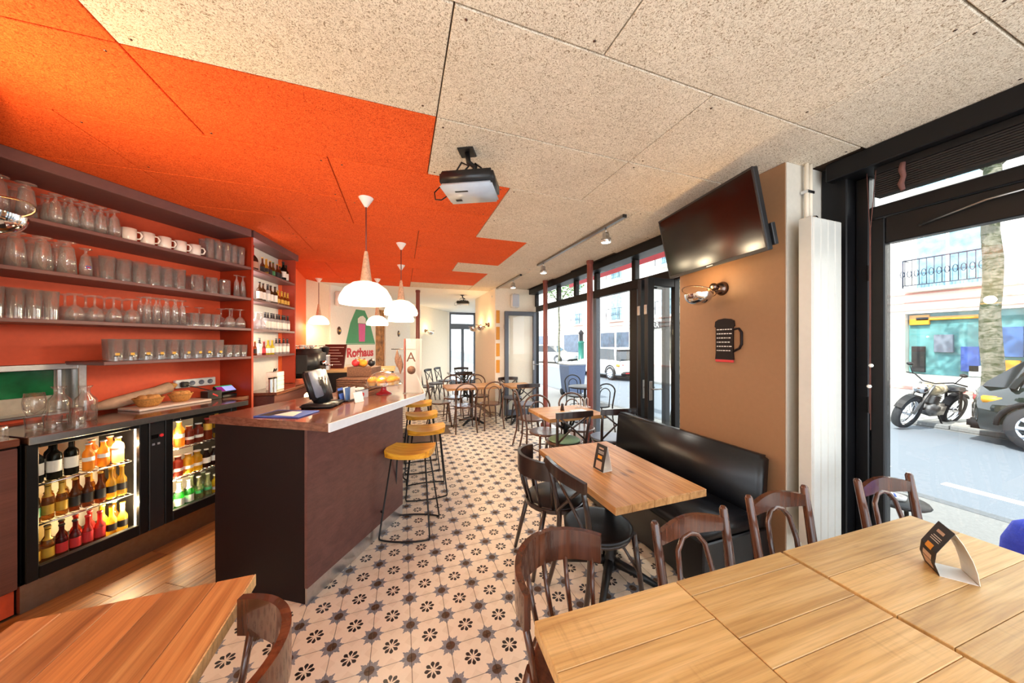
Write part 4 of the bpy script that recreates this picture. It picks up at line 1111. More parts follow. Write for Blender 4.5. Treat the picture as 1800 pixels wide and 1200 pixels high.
# ------------------------------------------------------------------ things on the bar
ZB = 1.1205
pos = thing('cash_register', 'black touch screen cash register with grey back on the bar', 'cash register', W(-1.93, 2.03, ZB), -PHI + R(20))
part('base', M['blackplastic'], pos, MB().bev(-0.11, 0.11, -0.12, 0.12, 0, 0.03, 0.01, None, 2))
part('neck', M['blackplastic'], pos, MB().bev(-0.05, 0.05, -0.07, 0.07, -0.05, 0.16, 0.02, Matrix.Translation((-0.01, 0.02, 0.06)) @ Matrix.Rotation(R(-12), 4, 'Y'), 2))
Ms = Matrix.Translation((-0.035, 0, 0.17)) @ Matrix.Rotation(R(-17), 4, 'Y')
part('display', M['blackplastic'], pos, MB().bev(-0.028, 0.012, -0.14, 0.14, -0.11, 0.11, 0.012, Ms, 2))
part('back_cover', M['greyplastic'], pos, MB().bev(0.0125, 0.03, -0.13, 0.13, -0.10, 0.10, 0.006, Ms, 2))
part('screen', M['screen'], pos, MB().box(-0.030, -0.0285, -0.125, 0.125, -0.09, 0.09, Ms))
mz = thing('magazine', 'glossy blue printed magazine lying on the end of the bar', 'magazine', W(-1.93, 1.74, ZB), -PHI + R(8))
part('cover', M['printblue'], mz, MB().bev(-0.16, 0.15, -0.10, 0.10, 0, 0.008, 0.002))
part('photo', M['printwhite'], mz, MB().prism([(-0.05, -0.06), (0.10, -0.08), (0.06, 0.05), (-0.02, 0.06)], 0.0081, 0.0085))
part('photo', M['cardblack'], mz, MB().prism([(-0.14, -0.08), (-0.06, -0.085), (-0.04, 0.07), (-0.13, 0.06)], 0.0081, 0.0086))
lf = thing('leaflet_holder', 'rack of small blue and white leaflets on the bar', 'leaflets', W(-1.90, 2.25, ZB), -PHI + R(10))
part('tray', M['blackplastic'], lf, MB().bev(-0.045, 0.045, -0.06, 0.06, 0, 0.012, 0.002).box(-0.045, -0.04, -0.06, 0.06, 0.012, 0.09))
for k in range(4):
    part('leaflet', M[('printblue', 'paper', 'bluegrey', 'paper')[k]], lf, MB().box(-0.001, 0.001, -0.035, 0.035, 0, 0.10, Matrix.Translation((-0.028 + 0.02 * k, (-0.02, 0.01, -0.01, 0.02)[k], 0.013)) @ Matrix.Rotation(R(-14 + 5 * k), 4, 'Y')))
cd = thing('card_stand', 'small white card standing tilted on the bar', 'card', W(-1.76, 2.22, ZB), -PHI + R(-15))
part('card', M['paper'], cd, MB().box(-0.0015, 0.0015, -0.04, 0.04, 0.001, 0.085, Matrix.Rotation(R(-18), 4, 'Y')))
part('strut', M['paper'], cd, MB().box(-0.001, 0.001, -0.015, 0.015, 0.0, 0.06, Matrix.Translation((-0.05, 0, 0)) @ Matrix.Rotation(R(25), 4, 'Y')))
sg = thing('sugar_box', 'open box of sugar sachets with dark rim on the bar', 'box', W(-1.93, 2.40, ZB), -PHI)
part('box', M['silver'], sg, MB().box(-0.06, 0.06, -0.07, 0.07, 0, 0.008).box(-0.06, -0.055, -0.07, 0.07, 0.008, 0.07).box(0.055, 0.06, -0.07, 0.07, 0.008, 0.07).box(-0.055, 0.055, -0.07, -0.065, 0.008, 0.07).box(-0.055, 0.055, 0.065, 0.07, 0.008, 0.07))
part('rim', M['blackplastic'], sg, MB().tube([(-0.058, -0.068, 0.071), (0.058, -0.068, 0.071), (0.058, 0.068, 0.071), (-0.058, 0.068, 0.071)], 0.004, 6, True))
for k in range(8):
    part('sachet', M['paper'], sg, MB().box(-0.03, 0.03, -0.004, 0.004, 0.009, 0.085, Matrix.Translation((random.uniform(-.01, .01), -0.05 + 0.014 * k, 0)) @ Matrix.Rotation(R(random.uniform(-12, 12)), 4, 'X')))
part('seal', M['printred'], sg, MB().lathe([(0.0001, 0), (0.018, 0)], 10, Matrix.Translation((0.0605, 0.0, 0.03)) @ Matrix.Rotation(R(90), 4, 'Y')))
# stepped wicker crate with jars and fruit
cr = thing('wicker_crate', 'stepped brown wicker crate behind the cake stand', 'crate', (-0.40, 3.60, ZB), -PHI + R(10))
part('lower_step', M['wickerdark'], cr, MB().bev(-0.14, 0.14, -0.16, 0.2, 0, 0.13, 0.004))
part('upper_step', M['wickerdark'], cr, MB().bev(-0.13, 0.13, -0.02, 0.2, 0.131, 0.23, 0.004))
for k in range(6):
    part('woven_band', M['wickerdark'], cr, MB().tube([(-0.146, -0.165, 0.015 + 0.02 * k), (0.146, -0.165, 0.015 + 0.02 * k), (0.146, 0.205, 0.015 + 0.02 * k), (-0.146, 0.205, 0.015 + 0.02 * k)], 0.007, 5, True))
for k, (x, y, m) in enumerate(((-0.07, 0.04, 'printred'), (0.02, 0.03, 'muffin'), (0.07, 0.10, 'blackplastic'), (-0.02, 0.13, 'printred'), (-0.08, 0.14, 'muffin'))):
    p_ = Matrix.Translation(cr.location) @ Matrix.Rotation(-PHI + R(10), 4, 'Z') @ Vector((x, y, 0.231 + 0.038))
    fo = thing('fruit', ('red apple in front on the wicker crate', 'orange fruit in front on the wicker crate', 'dark round jar on the wicker crate', 'red apple at the back of the wicker crate', 'orange fruit at the back of the wicker crate')[k], ('fruit', 'fruit', 'jar', 'fruit', 'fruit')[k], tuple(p_))
    fo.name = 'jar' if m == 'blackplastic' else ('apple' if m == 'printred' else 'orange')
    part('flesh' if k != 2 else 'jar_body', M[m], fo, MB().ball((0, 0, 0), 0.038, 8))
    part('stem' if k != 2 else 'lid', M['bronze'], fo, MB().tube([(0, 0, 0.036), (0.003, 0, 0.048)], 0.004, 5))
# cake stand
cs = thing('cake_stand', 'glass domed cake stand with red foot on the bar', 'cake stand', (-0.155, 3.21, ZB))
part('foot', M['redglass'], cs, MB().lathe([(0.0001, 0), (0.075, 0), (0.07, 0.008), (0.03, 0.03), (0.022, 0.06), (0.035, 0.078), (0.0001, 0.08)], 20))
part('plate', M['clearglass'], cs, MB().lathe([(0.0001, 0.081), (0.16, 0.083), (0.172, 0.095), (0.168, 0.098), (0.155, 0.088), (0.0001, 0.086)], 28))
dome = [(0.155, 0.099)] + [(0.155 * math.cos(a), 0.099 + 0.115 * math.sin(a)) for a in [R(8 * k) for k in range(1, 12)]] + [(0.0001, 0.214)]
dm = part('dome', M['clearglass'], cs, MB().lathe(dome, 28))
part('knob', M['glass'], dm, MB().ball((0, 0, 0.227), 0.014, 8))
for k in range(8):
    a = k * 0.8976; r = 0.107 if k < 7 else 0
    mf = thing('muffin', 'golden muffin under the glass dome of the cake stand', 'muffin', (-0.155 + r * math.cos(a), 3.21 + r * math.sin(a), ZB + 0.0885), a, 'muffins on the cake stand')
    part('cake', M['muffin'], mf, MB().lathe([(0.0001, 0), (0.026, 0), (0.034, 0.03), (0.042, 0.038), (0.038, 0.058), (0.02, 0.07), (0.0001, 0.073)], 12))
    part('paper_cup', plain('muffin_paper', srgb(240, 190, 110), 0.7) if k == 0 else bpy.data.materials['muffin_paper'], mf, MB().lathe([(0.0265, 0.0005), (0.0345, 0.029)], 12))
# acrylic menu sheet with post and hanging ornaments
am = thing('acrylic_sign', 'clear acrylic sheet with letter A and dark ornament on the bar corner', 'sign', (0.105, 3.17, ZB), R(-15))
part('sheet', M['acrylic'], am, MB().bev(-0.065, 0.085, -0.003, 0.003, 0, 0.52, 0.001))
part('post', M['column'], am, MB().bev(-0.082, -0.066, -0.008, 0.008, 0, 0.52, 0.002))
part('rod', M['bronze'], am, MB().tube([(-0.20, 0.0, 0.42), (0.02, 0.012, 0.42)], 0.004, 6))
part('base', M['acrylic'], am, MB().bev(-0.085, 0.09, -0.06, 0.06, -0.0002, 0.005, 0.001))
textmesh('letter', 'A', 0.13, M['wood_brown'], am, (-0.015, -0.0045, 0.34), (R(90), 0, 0), 0.001)
part('ornament', M['wickerdark'], am, MB().lathe([(0.0001, 0), (0.04, 0), (0.04, 0.002), (0.0001, 0.002)], 18, Matrix.Translation((-0.012, -0.0035, 0.22)) @ Matrix.Rotation(R(90), 4, 'X')))
for x, z, s in ((-0.145, 0.33, 1.0), (-0.115, 0.275, 1.1)):
    part('leaf_ornament', M['wickerdark'], am, MB().lathe([(0.002, -0.085 * s), (0.022 * s, -0.03), (0.024 * s, 0.0), (0.012 * s, 0.05), (0.002, 0.085 * s)], 8, Matrix.Translation((x, 0, z)) @ Matrix.Diagonal((1, 0.35, 1, 1))))
# ------------------------------------------------------------------ poster and wall pieces of the far left wall
def FWp(s, z, off=0.006):
    return (-1.69 + s * SP + off * CP, 6.9 + s * CP - off * SP, z)
po = thing('poster', 'large beer poster in green and white with red lettering Rothaus', 'poster', FWp(1.5, 1.75, 0.004), -PHI)
part('sheet', M['paper'], po, MB().bev(0, 0.012, -0.52, 0.52, -0.63, 0.70, 0.002))
part('green_field', M['printgreen'], po, MB().prism([(-0.5, -0.16), (0.5, -0.16), (0.30, 0.35), (0.12, 0.62), (-0.18, 0.62), (-0.36, 0.3)], 0, 0.001, Matrix.Translation((0.0125, 0, 0)) @ Matrix(((0, 0, 1, 0), (1, 0, 0, 0), (0, 1, 0, 0), (0, 0, 0, 1)))))
Q = Matrix(((0, 0, 1, 0), (1, 0, 0, 0), (0, 1, 0, 0), (0, 0, 0, 1)))
part('glass_print', M['printpink'], po, MB().prism([(-0.10, -0.12), (0.10, -0.12), (0.12, 0.3), (-0.12, 0.3)], 0, 0.001, Matrix.Translation((0.0138, 0.02, 0)) @ Q))
part('foam_print', M['paper'], po, MB().prism([(-0.14, 0.0), (0.14, 0.0), (0.13, 0.12), (0.04, 0.18), (-0.06, 0.16), (-0.14, 0.1)], 0, 0.001, Matrix.Translation((0.0138, 0.02, 0.31)) @ Q))
part('rule_line', M['printgreen'], po, MB().box(0.0125, 0.0137, -0.5, 0.5, -0.185, -0.165))
textmesh('lettering', 'Rothaus', 0.275, M['printred'], po, (0.0135, -0.02, -0.38), (R(90), 0, R(90)), 0.001, off=0.012)
mu = thing('mural', 'narrow brown patterned mural strip beside the beer poster', 'mural', FWp(2.22, 1.55, 0.003), -PHI)
part('panel', plain('brown_mural', srgb(168, 116, 66), 0.7, var=0.6, scale=9), mu, MB().box(0, 0.006, -0.17, 0.17, -0.85, 0.9))
for k, s in enumerate((0.78, 3.0)):
    ov = thing('oval_plaque', ('small oval bronze plaque on the white strip beside the beer poster', 'small oval bronze plaque on the white wall past the brown mural')[k], 'plaque', FWp(s, 1.86, 0.042), -PHI)
    part('plate', M['bronze'], ov, MB().lathe([(0.0001, 0.016), (0.05, 0.012), (0.06, 0.0), (0.0001, 0)], 18, Matrix.Diagonal((1, 1, 1.5, 1)) @ Matrix.Rotation(R(90), 4, 'Y')))
    part('boss', M['printgold'], ov, MB().ball((0.018, 0, 0), 0.02, 6))
# ------------------------------------------------------------------ lamps
opal = NT('opal_glass')
_b = opal.bsdf((1.0, 0.93, 0.8), 0.25, emit=(1.0, 0.86, 0.62), estr=1.7)
M['opal'] = opal.m
M['cone'] = plain('pale_wood_cone', srgb(206, 178, 148), 0.6, var=0.25, scale=60)
pen0 = None
def pendant(x, y, zb, s, label, power=32):
    t = thing('pendant_lamp', label, 'lamp', (x, y, CEIL))
    L = CEIL - zb
    part('canopy', M['whiteplastic'], t, MB().lathe([(0.0001, -0.001), (0.058, -0.001), (0.058, -0.001), (0.05, -0.015), (0.012, -0.075), (0.0001, -0.077)], 20))
    part('cord', M['column'], t, MB().tube([(0, 0, -0.07), (0, 0, -L + 0.40 * s)], 0.006, 6))
    part('neck', M['cone'], t, MB().lathe([(0.012, -L + 0.44 * s), (0.016, -L + 0.42 * s), (0.045, -L + 0.19 * s), (0.048, -L + 0.185 * s)], 16))
    pr = [(0.045 * s, -L + 0.19 * s), (0.10 * s, -L + 0.175 * s), (0.16 * s, -L + 0.13 * s), (0.195 * s, -L + 0.07 * s), (0.205 * s, -L + 0.03 * s), (0.198 * s, -L + 0.0), (0.192 * s, -L + 0.0), (0.19 * s, -L + 0.06 * s), (0.155 * s, -L + 0.125 * s), (0.045 * s, -L + 0.18 * s)]
    part('glass_shade', M['opal'], t, MB().lathe(pr, 32))
    part('bulb', emit('bulb_glow', (1.0, 0.85, 0.6), 14) if 'bulb_glow' not in bpy.data.materials else bpy.data.materials['bulb_glow'], t, MB().ball((0, 0, -L + 0.08 * s), 0.04 * s, 8))
    light('pendant_light', 'POINT', power, (1.0, 0.80, 0.52), (0, 0, -L - 0.03), t, 0.10)
    return t
pendant(-0.274, 2.87, 1.918, 1.0, 'opal dome pendant lamp hanging above the cash register')
pendant(0.0, 4.04, 1.935, 0.95, 'opal dome pendant lamp hanging above the bar stools')
pendant(0.0, 5.17, 1.93, 0.95, 'opal dome pendant lamp hanging above the far end of the bar')
pendant(-0.42, 6.42, 1.93, 0.95, 'opal dome pendant lamp hanging before the beer poster', 16)
pendant(-1.45, 6.75, 1.95, 0.85, 'opal dome pendant lamp hanging at the cream corner by the orange wall', 7)
# wall sconces: local +x points out of the wall
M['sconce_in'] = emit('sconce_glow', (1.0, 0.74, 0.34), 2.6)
def sconce(loc, rz, label, out=0.2, power=9, drop=-0.05, side=0.0):
    t = thing('wall_sconce', label, 'lamp', loc, rz)
    part('wall_plate', M['bronze'], t, MB().lathe([(0.0001, 0.05), (0.02, 0.048), (0.045, 0.03), (0.055, 0.0), (0.0001, 0.0)], 18, Matrix.Rotation(R(90), 4, 'Y')))
    part('joint', M['bronze'], t, MB().ball((0.075, side * 0.3, 0.012), 0.03, 8))
    part('arm', M['bronze'], t, MB().tube([(0.04, 0, 0), (0.075, side * 0.3, 0.012), (out - 0.085, side * 0.8, drop + 0.04)], 0.012, 8))
    Mb = Matrix.Translation((out, side, drop)) @ Matrix.Rotation(R(8), 4, 'Y')
    outer = [(0.0001, -0.085)] + [(0.10 * math.sin(R(a)), -0.085 * math.cos(R(a))) for a in range(12, 91, 13)] + [(0.10, 0.012)]
    part('bowl', M['chrome'], t, MB().lathe(outer, 24, Mb))
    inner = [(0.097, 0.012)] + [(0.095 * math.sin(R(a)), -0.080 * math.cos(R(a))) for a in range(90, 11, -13)] + [(0.0001, -0.08)]
    part('reflector', M['sconce_in'], t, MB().lathe(inner, 24, Mb))
    part('bulb', bpy.data.materials['bulb_glow'], t, MB().ball((out, side, drop - 0.01), 0.03, 8))
    part('ring', M['bronze'], t, MB().tube([(out + 0.115 * math.cos(a), side + 0.115 * math.sin(a), drop + 0.02 + 0.035 * math.cos(a)) for a in [2 * PI * k / 24 for k in range(24)]], 0.0035, 6, True))
    light('sconce_light', 'POINT', power, (1.0, 0.72, 0.38), (out, side, drop + 0.06), t, 0.05)
    return t
sconce((2.401, 1.81, 2.03), R(180), 'round metal wall sconce on the tan pilaster below the television', 0.2, 3.5, -0.05, -0.04)
sconce((-1.749, 1.84, 2.16), 0, 'round metal wall sconce in front of the glass shelves', 0.215, 32, -0.05)
sconce((1.929, 7.1, 2.02), R(180), 'round metal wall sconce on the side of the far pier nearer the bar', 0.2, 6)
sconce((1.929, 7.9, 2.02), R(180), 'round metal wall sconce on the side of the far pier nearer the far door', 0.2, 6)
sconce(FWp(4.6, 2.0, 0.003), -PHI, 'round metal wall sconce on the far cream wall', 0.2, 6)
# track lights
M['spot_glow'] = emit('spot_glow', (1.0, 0.92, 0.8), 18)
def track(y0, y1, heads, label, hl):
    t = thing('light_track', label, 'track', (1.97, y0, CEIL - 0.001))
    part('rail', M['steeldark'], t, MB().bev(-0.018, 0.018, 0, y1 - y0, -0.028, 0, 0.003))
    part('end_cap', M['blackplastic'], t, MB().box(-0.019, 0.019, -0.012, -0.0005, -0.029, 0))
    for i, y in enumerate(heads):
        h = thing('spot_lamp', hl[i], 'lamp', (1.97, y, CEIL - 0.030))
        part('stem', M['steel'], h, MB().tube([(0, 0, 0), (0, 0, -0.05)], 0.008, 6))
        part('housing', M['steel'], h, MB().lathe([(0.0001, -0.05), (0.03, -0.05), (0.034, -0.07), (0.034, -0.10), (0.05, -0.11), (0.05, -0.15), (0.046, -0.15), (0.046, -0.112), (0.0001, -0.11)], 16))
        part('lens', M['spot_glow'], h, MB().lathe([(0.0001, -0.146), (0.045, -0.146)], 16))
        light('spot_light', 'SPOT', 45, (1.0, 0.92, 0.8), (0, 0, -0.16), h, 0.03, (0, R(-12), 0), R(110))
track(2.44, 4.42, [2.72, 4.22], 'ceiling light track running above the tan bench table', ['track spot lamp nearer to the television', 'track spot lamp by the end of the longer ceiling track'])
track(5.15, 7.05, [5.55, 6.85], 'second ceiling light track running towards the far room', ['track spot lamp nearer to the iron columns on the second track', 'track spot lamp near the far pier on the second track'])
# ------------------------------------------------------------------ projector
def projector(loc, rz, label, s=1.0):
    t = thing('projector', label, 'projector', loc, rz)
    t.scale = (s, s, s)
    part('ceiling_plate', M['blackmetal'], t, MB().bev(-0.05, 0.05, -0.05, 0.05, -0.012, -0.001, 0.003))
    part('mount_arm', M['blackmetal'], t, MB().tube([(0, 0, -0.01), (0.01, 0, -0.07), (0.05, 0.01, -0.10), (0.03, 0.0, -0.15)], 0.016, 8).bev(-0.04, 0.10, -0.05, 0.05, -0.165, -0.15, 0.003))
    part('cables', M['black'], t, MB().tube([(-0.05, 0.02, -0.17), (-0.07, 0.0, -0.12), (-0.03, -0.02, -0.08), (0.02, -0.03, -0.11), (-0.02, -0.03, -0.15), (-0.06, 0.0, -0.16)], 0.006, 6).tube([(0.05, 0.0, -0.08), (0.09, 0.0, -0.11), (0.09, 0.02, -0.17)], 0.006, 6))
    body = MB().bev(-0.145, 0.185, -0.11, 0.13, -0.245, -0.166, 0.015, None, 2)
    part('housing', M['blackplastic'], t, body)
    cov = part('cover', M['silver'], t, MB().bev(-0.14, 0.18, -0.115, 0.125, -0.275, -0.2455, 0.012, None, 2))
    part('vent', M['black'], cov, MB().box(-0.06, 0.02, -0.06, -0.045, -0.2765, -0.2752))
    part('keypad', M['black'], cov, MB().box(-0.09, -0.05, 0.05, 0.075, -0.2765, -0.2752))
    part('lens', M['screen'], t, MB().lathe([(0.0001, 0.01), (0.03, 0.012), (0.035, 0.0)], 16, Matrix.Translation((0.10, 0.131, -0.21)) @ Matrix.Rotation(R(-90), 4, 'X')))
    part('loose_cable', M['black'], t, MB().tube([(-0.14, 0.05, -0.19), (-0.19, 0.04, -0.19), (-0.225, 0.03, -0.23), (-0.215, 0.02, -0.28), (-0.17, 0.01, -0.29), (-0.14, 0.02, -0.265)], 0.004, 6))
    return t
pj = projector((0.39, 1.96, CEIL), R(-27), 'black and silver projector hanging from the pale ceiling panels')
p2 = projector((1.45, 7.9, CEIL), R(-20), 'small second projector hanging in the far room near the pier', 0.9)
# ------------------------------------------------------------------ television
tv = thing('television', 'wall mounted flat television tilted down above the tan pilaster sconce', 'television', (2.188, 1.802, 2.441))
tv.rotation_euler = (R(12.96), 0, R(-99.02))
part('housing', M['blackplastic'], tv, MB().bev(-0.46, 0.46, 0.004, 0.045, -0.265, 0.265, 0.006))
part('bezel', M['blackplastic'], tv, MB().bev(-0.46, -0.448, 0, 0.006, -0.265, 0.265, 0.001).bev(0.448, 0.46, 0, 0.006, -0.265, 0.265, 0.001).bev(-0.448, 0.448, 0, 0.006, 0.253, 0.265, 0.001).bev(-0.448, 0.448, 0, 0.006, -0.265, -0.243, 0.001))
part('screen', M['screen'], tv, MB().box(-0.447, 0.447, 0.0015, 0.0035, -0.242, 0.252))
part('logo', M['silver'], tv, MB().box(-0.03, 0.03, -0.001, -0.0002, -0.257, -0.250))
part('bracket', M['blackmetal'], tv, MB().bev(-0.12, 0.12, 0.046, 0.06, -0.1, 0.1, 0.003).tube([(0, 0.06, 0), (0.03, 0.15, 0.0)], 0.02, 8))
part('port_panel', M['blackplastic'], tv, MB().bev(0.44, 0.475, 0.046, 0.075, -0.24, -0.10, 0.004))
# ------------------------------------------------------------------ mug sign
ms_ = thing('mug_sign', 'dark flat wall sign shaped like a beer mug with rows of lettering', 'sign', (2.4015, 1.785, 1.62), R(180))
Qs = Matrix(((0, 0, 1, 0), (1, 0, 0, 0), (0, 1, 0, 0), (0, 0, 0, 1)))     # (a, b, h) -> (h, a, b)
part('panel', M['barend'], ms_, MB().prism([(-0.075, -0.15), (0.075, -0.15), (0.07, -0.10), (0.07, 0.10), (0.08, 0.11), (0.075, 0.15), (0.05, 0.165), (0.0, 0.172), (-0.05, 0.165), (-0.075, 0.15), (-0.08, 0.11), (-0.07, 0.10), (-0.07, -0.10)], 0, 0.012, Qs))
part('handle', M['barend'], ms_, MB().tube([(0.006, 0.068, 0.085), (0.006, 0.11, 0.088), (0.006, 0.13, 0.06), (0.006, 0.13, -0.03), (0.006, 0.115, -0.06), (0.006, 0.068, -0.085)], 0.009, 6))
part('base_band', M['printred'], ms_, MB().bev(0.002, 0.014, -0.072, 0.072, -0.17, -0.151, 0.002))
for k in range(6):
    rw = MB()
    x = -0.06
    while x < 0.05:
        l = random.uniform(0.008, 0.022)
        rw.box(0.0123, 0.0135, x, min(x + l, 0.062), 0.085 - 0.033 * k - 0.0035, 0.085 - 0.033 * k + 0.0035); x += l + 0.006
    part('text_line', M['printwhite'], ms_, rw)
# ------------------------------------------------------------------ radiator and pipes
rd = thing('radiator', 'tall white flat panel radiator in the corner by the window', 'radiator', (2.555, 1.26, 0))
for k in range(4):
    part('panel', M['radiator'], rd, MB().bev(-0.145 + 0.0735 * k, -0.145 + 0.0735 * k + 0.070, -0.035, -0.005, 0.335, 2.385, 0.006))
part('side_plate', M['radiator'], rd, MB().bev(-0.155, -0.1465, -0.03, 0.04, 0.33, 2.39, 0.003))
part('header', M['radiator'], rd, MB().bev(-0.146, 0.146, -0.004, 0.03, 2.30, 2.37, 0.006).bev(-0.146, 0.146, -0.004, 0.03, 0.35, 0.42, 0.006))
part('wall_bracket', M['radiator'], rd, MB().box(0.07, 0.12, 0.031, 0.108, 2.0, 2.05).box(0.07, 0.12, 0.031, 0.108, 0.6, 0.65))
part('valve', M['chrome'], rd, MB().tube([(0.10, 0.01, 0.34), (0.10, 0.01, 0.29), (0.13, -0.02, 0.285)], 0.012, 8).ball((0.14, -0.03, 0.285), 0.018, 8))
vp = thing('heating_pipe', 'pair of cream heating pipes running up beside the radiator', 'pipe', (2.56, 1.34, 0))
part('pipe', M['cream'], vp, MB().tube([(0.04, 0, 2.40), (0.04, 0, 2.798)], 0.012, 8))
part('pipe', M['cream'], vp, MB().tube([(-0.03, 0, 0.001), (-0.03, 0, 2.33), (-0.01, 0, 2.38), (0.0, 0, 2.42), (0.0, 0, 2.798)], 0.013, 8))
part('clip', M['chrome'], vp, MB().bev(-0.018, 0.058, -0.016, 0.028, 2.60, 2.62, 0.003))
part('air_valve', M['chrome'], vp, MB().lathe([(0.0001, 0), (0.024, 0), (0.024, 0.03), (0.018, 0.045), (0.0001, 0.045)], 12, Matrix.Translation((-0.008, -0.014, 2.41)) @ Matrix.Rotation(R(90), 4, 'X')))
# ------------------------------------------------------------------ blind and cords
bl = thing('venetian_blind', 'dark wooden venetian blind drawn up above the glazed door', 'blind', (2.79, 0.4, 2.51))
part('head_rail', M['black'], bl, MB().bev(-0.035, 0.035, -0.78, 0.70, 0.125, 0.168, 0.003))
for k in range(9):
    part('slat', M['brownblind'], bl, MB().bev(-0.03, 0.03, -0.78, 0.70, 0.006 + 0.0132 * k, 0.0165 + 0.0132 * k, 0.001))
part('bottom_rail', M['brownblind'], bl, MB().bev(-0.03, 0.03, -0.78, 0.70, -0.012, 0.005, 0.002))
part('ladder_tape', M['cord'], bl, MB().tube([(-0.034, 0.58, 0.14), (-0.036, 0.585, 0.10), (-0.034, 0.578, 0.06), (-0.037, 0.588, 0.02), (-0.034, 0.58, -0.02)], [0.012, 0.015, 0.012, 0.015, 0.010], 6))
part('lift_cord', M['cord'], bl, MB().tube([(-0.036, 0.69, 0.15), (-0.04, 0.712, -0.2), (-0.04, 0.712, -1.45)], 0.002, 5).tube([(-0.036, 0.73, 0.15), (-0.04, 0.716, -0.2), (-0.042, 0.716, -1.35)], 0.002, 5))
part('cord_tassel', M['ceramic'], bl, MB().ball((-0.04, 0.71, -1.05), 0.012, 6).ball((-0.04, 0.718, -1.18), 0.012, 6))
# ------------------------------------------------------------------ tables
def pedestal(t, z=0.705, w=0.30, loc=(0, 0)):
    x, y = loc
    T = Matrix.Translation((x, y, 0))
    part('column', M['blackmetal'], t, MB().lathe([(0.05, 0.06), (0.04, 0.12), (0.032, 0.14), (0.032, 0.52), (0.045, 0.54), (0.03, 0.58), (0.03, z - 0.01)], 14, T))
    ft = MB()
    for k in range(4):
        a = PI / 4 + k * PI / 2
        d = (math.cos(a), math.sin(a))
        ft.tube([(x + d[0] * 0.02, y + d[1] * 0.02, 0.10), (x + d[0] * w * 0.5, y + d[1] * w * 0.5, 0.07), (x + d[0] * w, y + d[1] * w, 0.02)], [0.032, 0.026, 0.019], 8)
    part('foot_cross', M['blackmetal'], t, ft)
    yk = MB()
    for s in (-1, 1):
        yk.tube([(x, y, 0.52), (x + s * 0.10, y, 0.58), (x + s * 0.13, y, 0.66), (x + s * 0.2, y, z - 0.006)], 0.014, 8)
        yk.tube([(x, y, 0.52), (x, y + s * 0.10, 0.58), (x, y + s * 0.13, 0.66), (x, y + s * 0.2, z - 0.006)], 0.014, 8)
    part('yoke', M['blackmetal'], t, yk)
def table(label, cx, cy, sx, sy, along, widths, mat, rz=0.0, thick=0.042, group=None, edge=None, zt=0.75):
    t = thing('dining_table', label, 'table', (cx, cy, 0), rz, group)
    tot = sum(widths)
    across = sy if along == 'x' else sx
    ln = sx if along == 'x' else sy
    p = -across / 2
    for wd in widths:
        ww = wd / tot * across
        c = p + ww / 2; p += ww
        mbp = MB().bev(-ln / 2, ln / 2, -ww / 2 + 0.0006, ww / 2 - 0.0006, -thick, 0, 0.0018)
        if along == 'x':
            part('plank', M[mat], t, mbp, (0, c, zt))
        else:
            part('plank', M[mat], t, mbp, (c, 0, zt), (0, 0, R(90)))
    pedestal(t, zt - thick)
    if edge:
        for e in edge:
            part('edge_lipping', M['wood_edge'], t, MB().bev(*e, 0.001))
    return t
# the long table in the foreground is three tables pushed together
RZ = R(-2.0)
def big(u0, u1, label, widths, mat):
    cx = (u0 + u1) / 2; cy = 0.53 - math.tan(R(2.0)) * (cx - 0.37)
    return table(label, cx, cy, (u1 - u0) - 0.004, 0.72, 'x', widths, mat, RZ)
big(0.37, 0.912, 'golden plank table at the open end of the long table row', [0.20, 0.14, 0.22, 0.16], 'wood_gold')
big(0.912, 1.446, 'golden plank table in the middle of the long table row', [0.15, 0.12, 0.13, 0.09, 0.16, 0.07], 'wood_gold')
big(1.458, 2.36, 'golden plank table at the window end of the long table row', [0.15, 0.14, 0.11, 0.17, 0.15], 'wood_gold')
table('honey plank table in front of the black leather bench', 1.36, 1.835, 0.635, 0.955, 'y', [0.10, 0.14, 0.08, 0.16, 0.12], 'wood_honey', 0)
lt = table('striped plank table beside the end of the bar', -0.81, 1.04, 0.60, 0.74, 'y', [0.10, 0.13, 0.12, 0.14, 0.11], 'wood_left', 0)
part('edge_lipping', M['wood_edge'], lt, MB().bev(0.3005, 0.306, -0.37, 0.37, 0.708, 0.7495, 0.001))
table('honey plank table between the cross-back chairs and the window', 1.935, 3.49, 0.75, 0.62, 'x', [0.12, 0.16, 0.14, 0.2], 'wood_honey')
table('honey plank table beyond the bar stools with many bentwood chairs', 1.33, 6.22, 1.06, 0.64, 'x', [0.16, 0.16, 0.16, 0.16], 'wood_honey')
table('small honey plank table next to the open street door', 2.26, 6.05, 0.52, 0.60, 'x', [0.15, 0.15, 0.15, 0.15], 'wood_honey')
table('dark far table near the far glazed door', 1.7, 8.95, 0.9, 0.6, 'x', [0.2, 0.2, 0.2], 'wood_brown')
# ------------------------------------------------------------------ bench
bn = thing('bench', 'black leather bench with high back against the tan pilaster', 'bench', (2.05, 2.19, 0))
part('seat', M['leather'], bn, MB().bev(-0.30, 0.20, -0.73, 0.73, 0.33, 0.455, 0.03, None, 3))
part('base', M['leather'], bn, MB().bev(-0.26, 0.20, -0.72, 0.72, 0.02, 0.329, 0.008))
bk = []
part('backrest', M['leather'], bn, MB().bev(-0.06, 0.06, -0.74, 0.74, 0.0, 0.50, 0.022, Matrix.Translation((0.235, 0, 0.335)) @ Matrix.Rotation(R(5), 4, 'Y'), 3))
part('rear_panel', M['leather'], bn, MB().bev(0.206, 0.345, -0.74, 0.74, 0.02, 0.334, 0.006))
part('foot', M['black'], bn, MB().box(-0.2, 0.3, -0.68, -0.62, 0, 0.02).box(-0.2, 0.3, 0.62, 0.68, 0, 0.02))
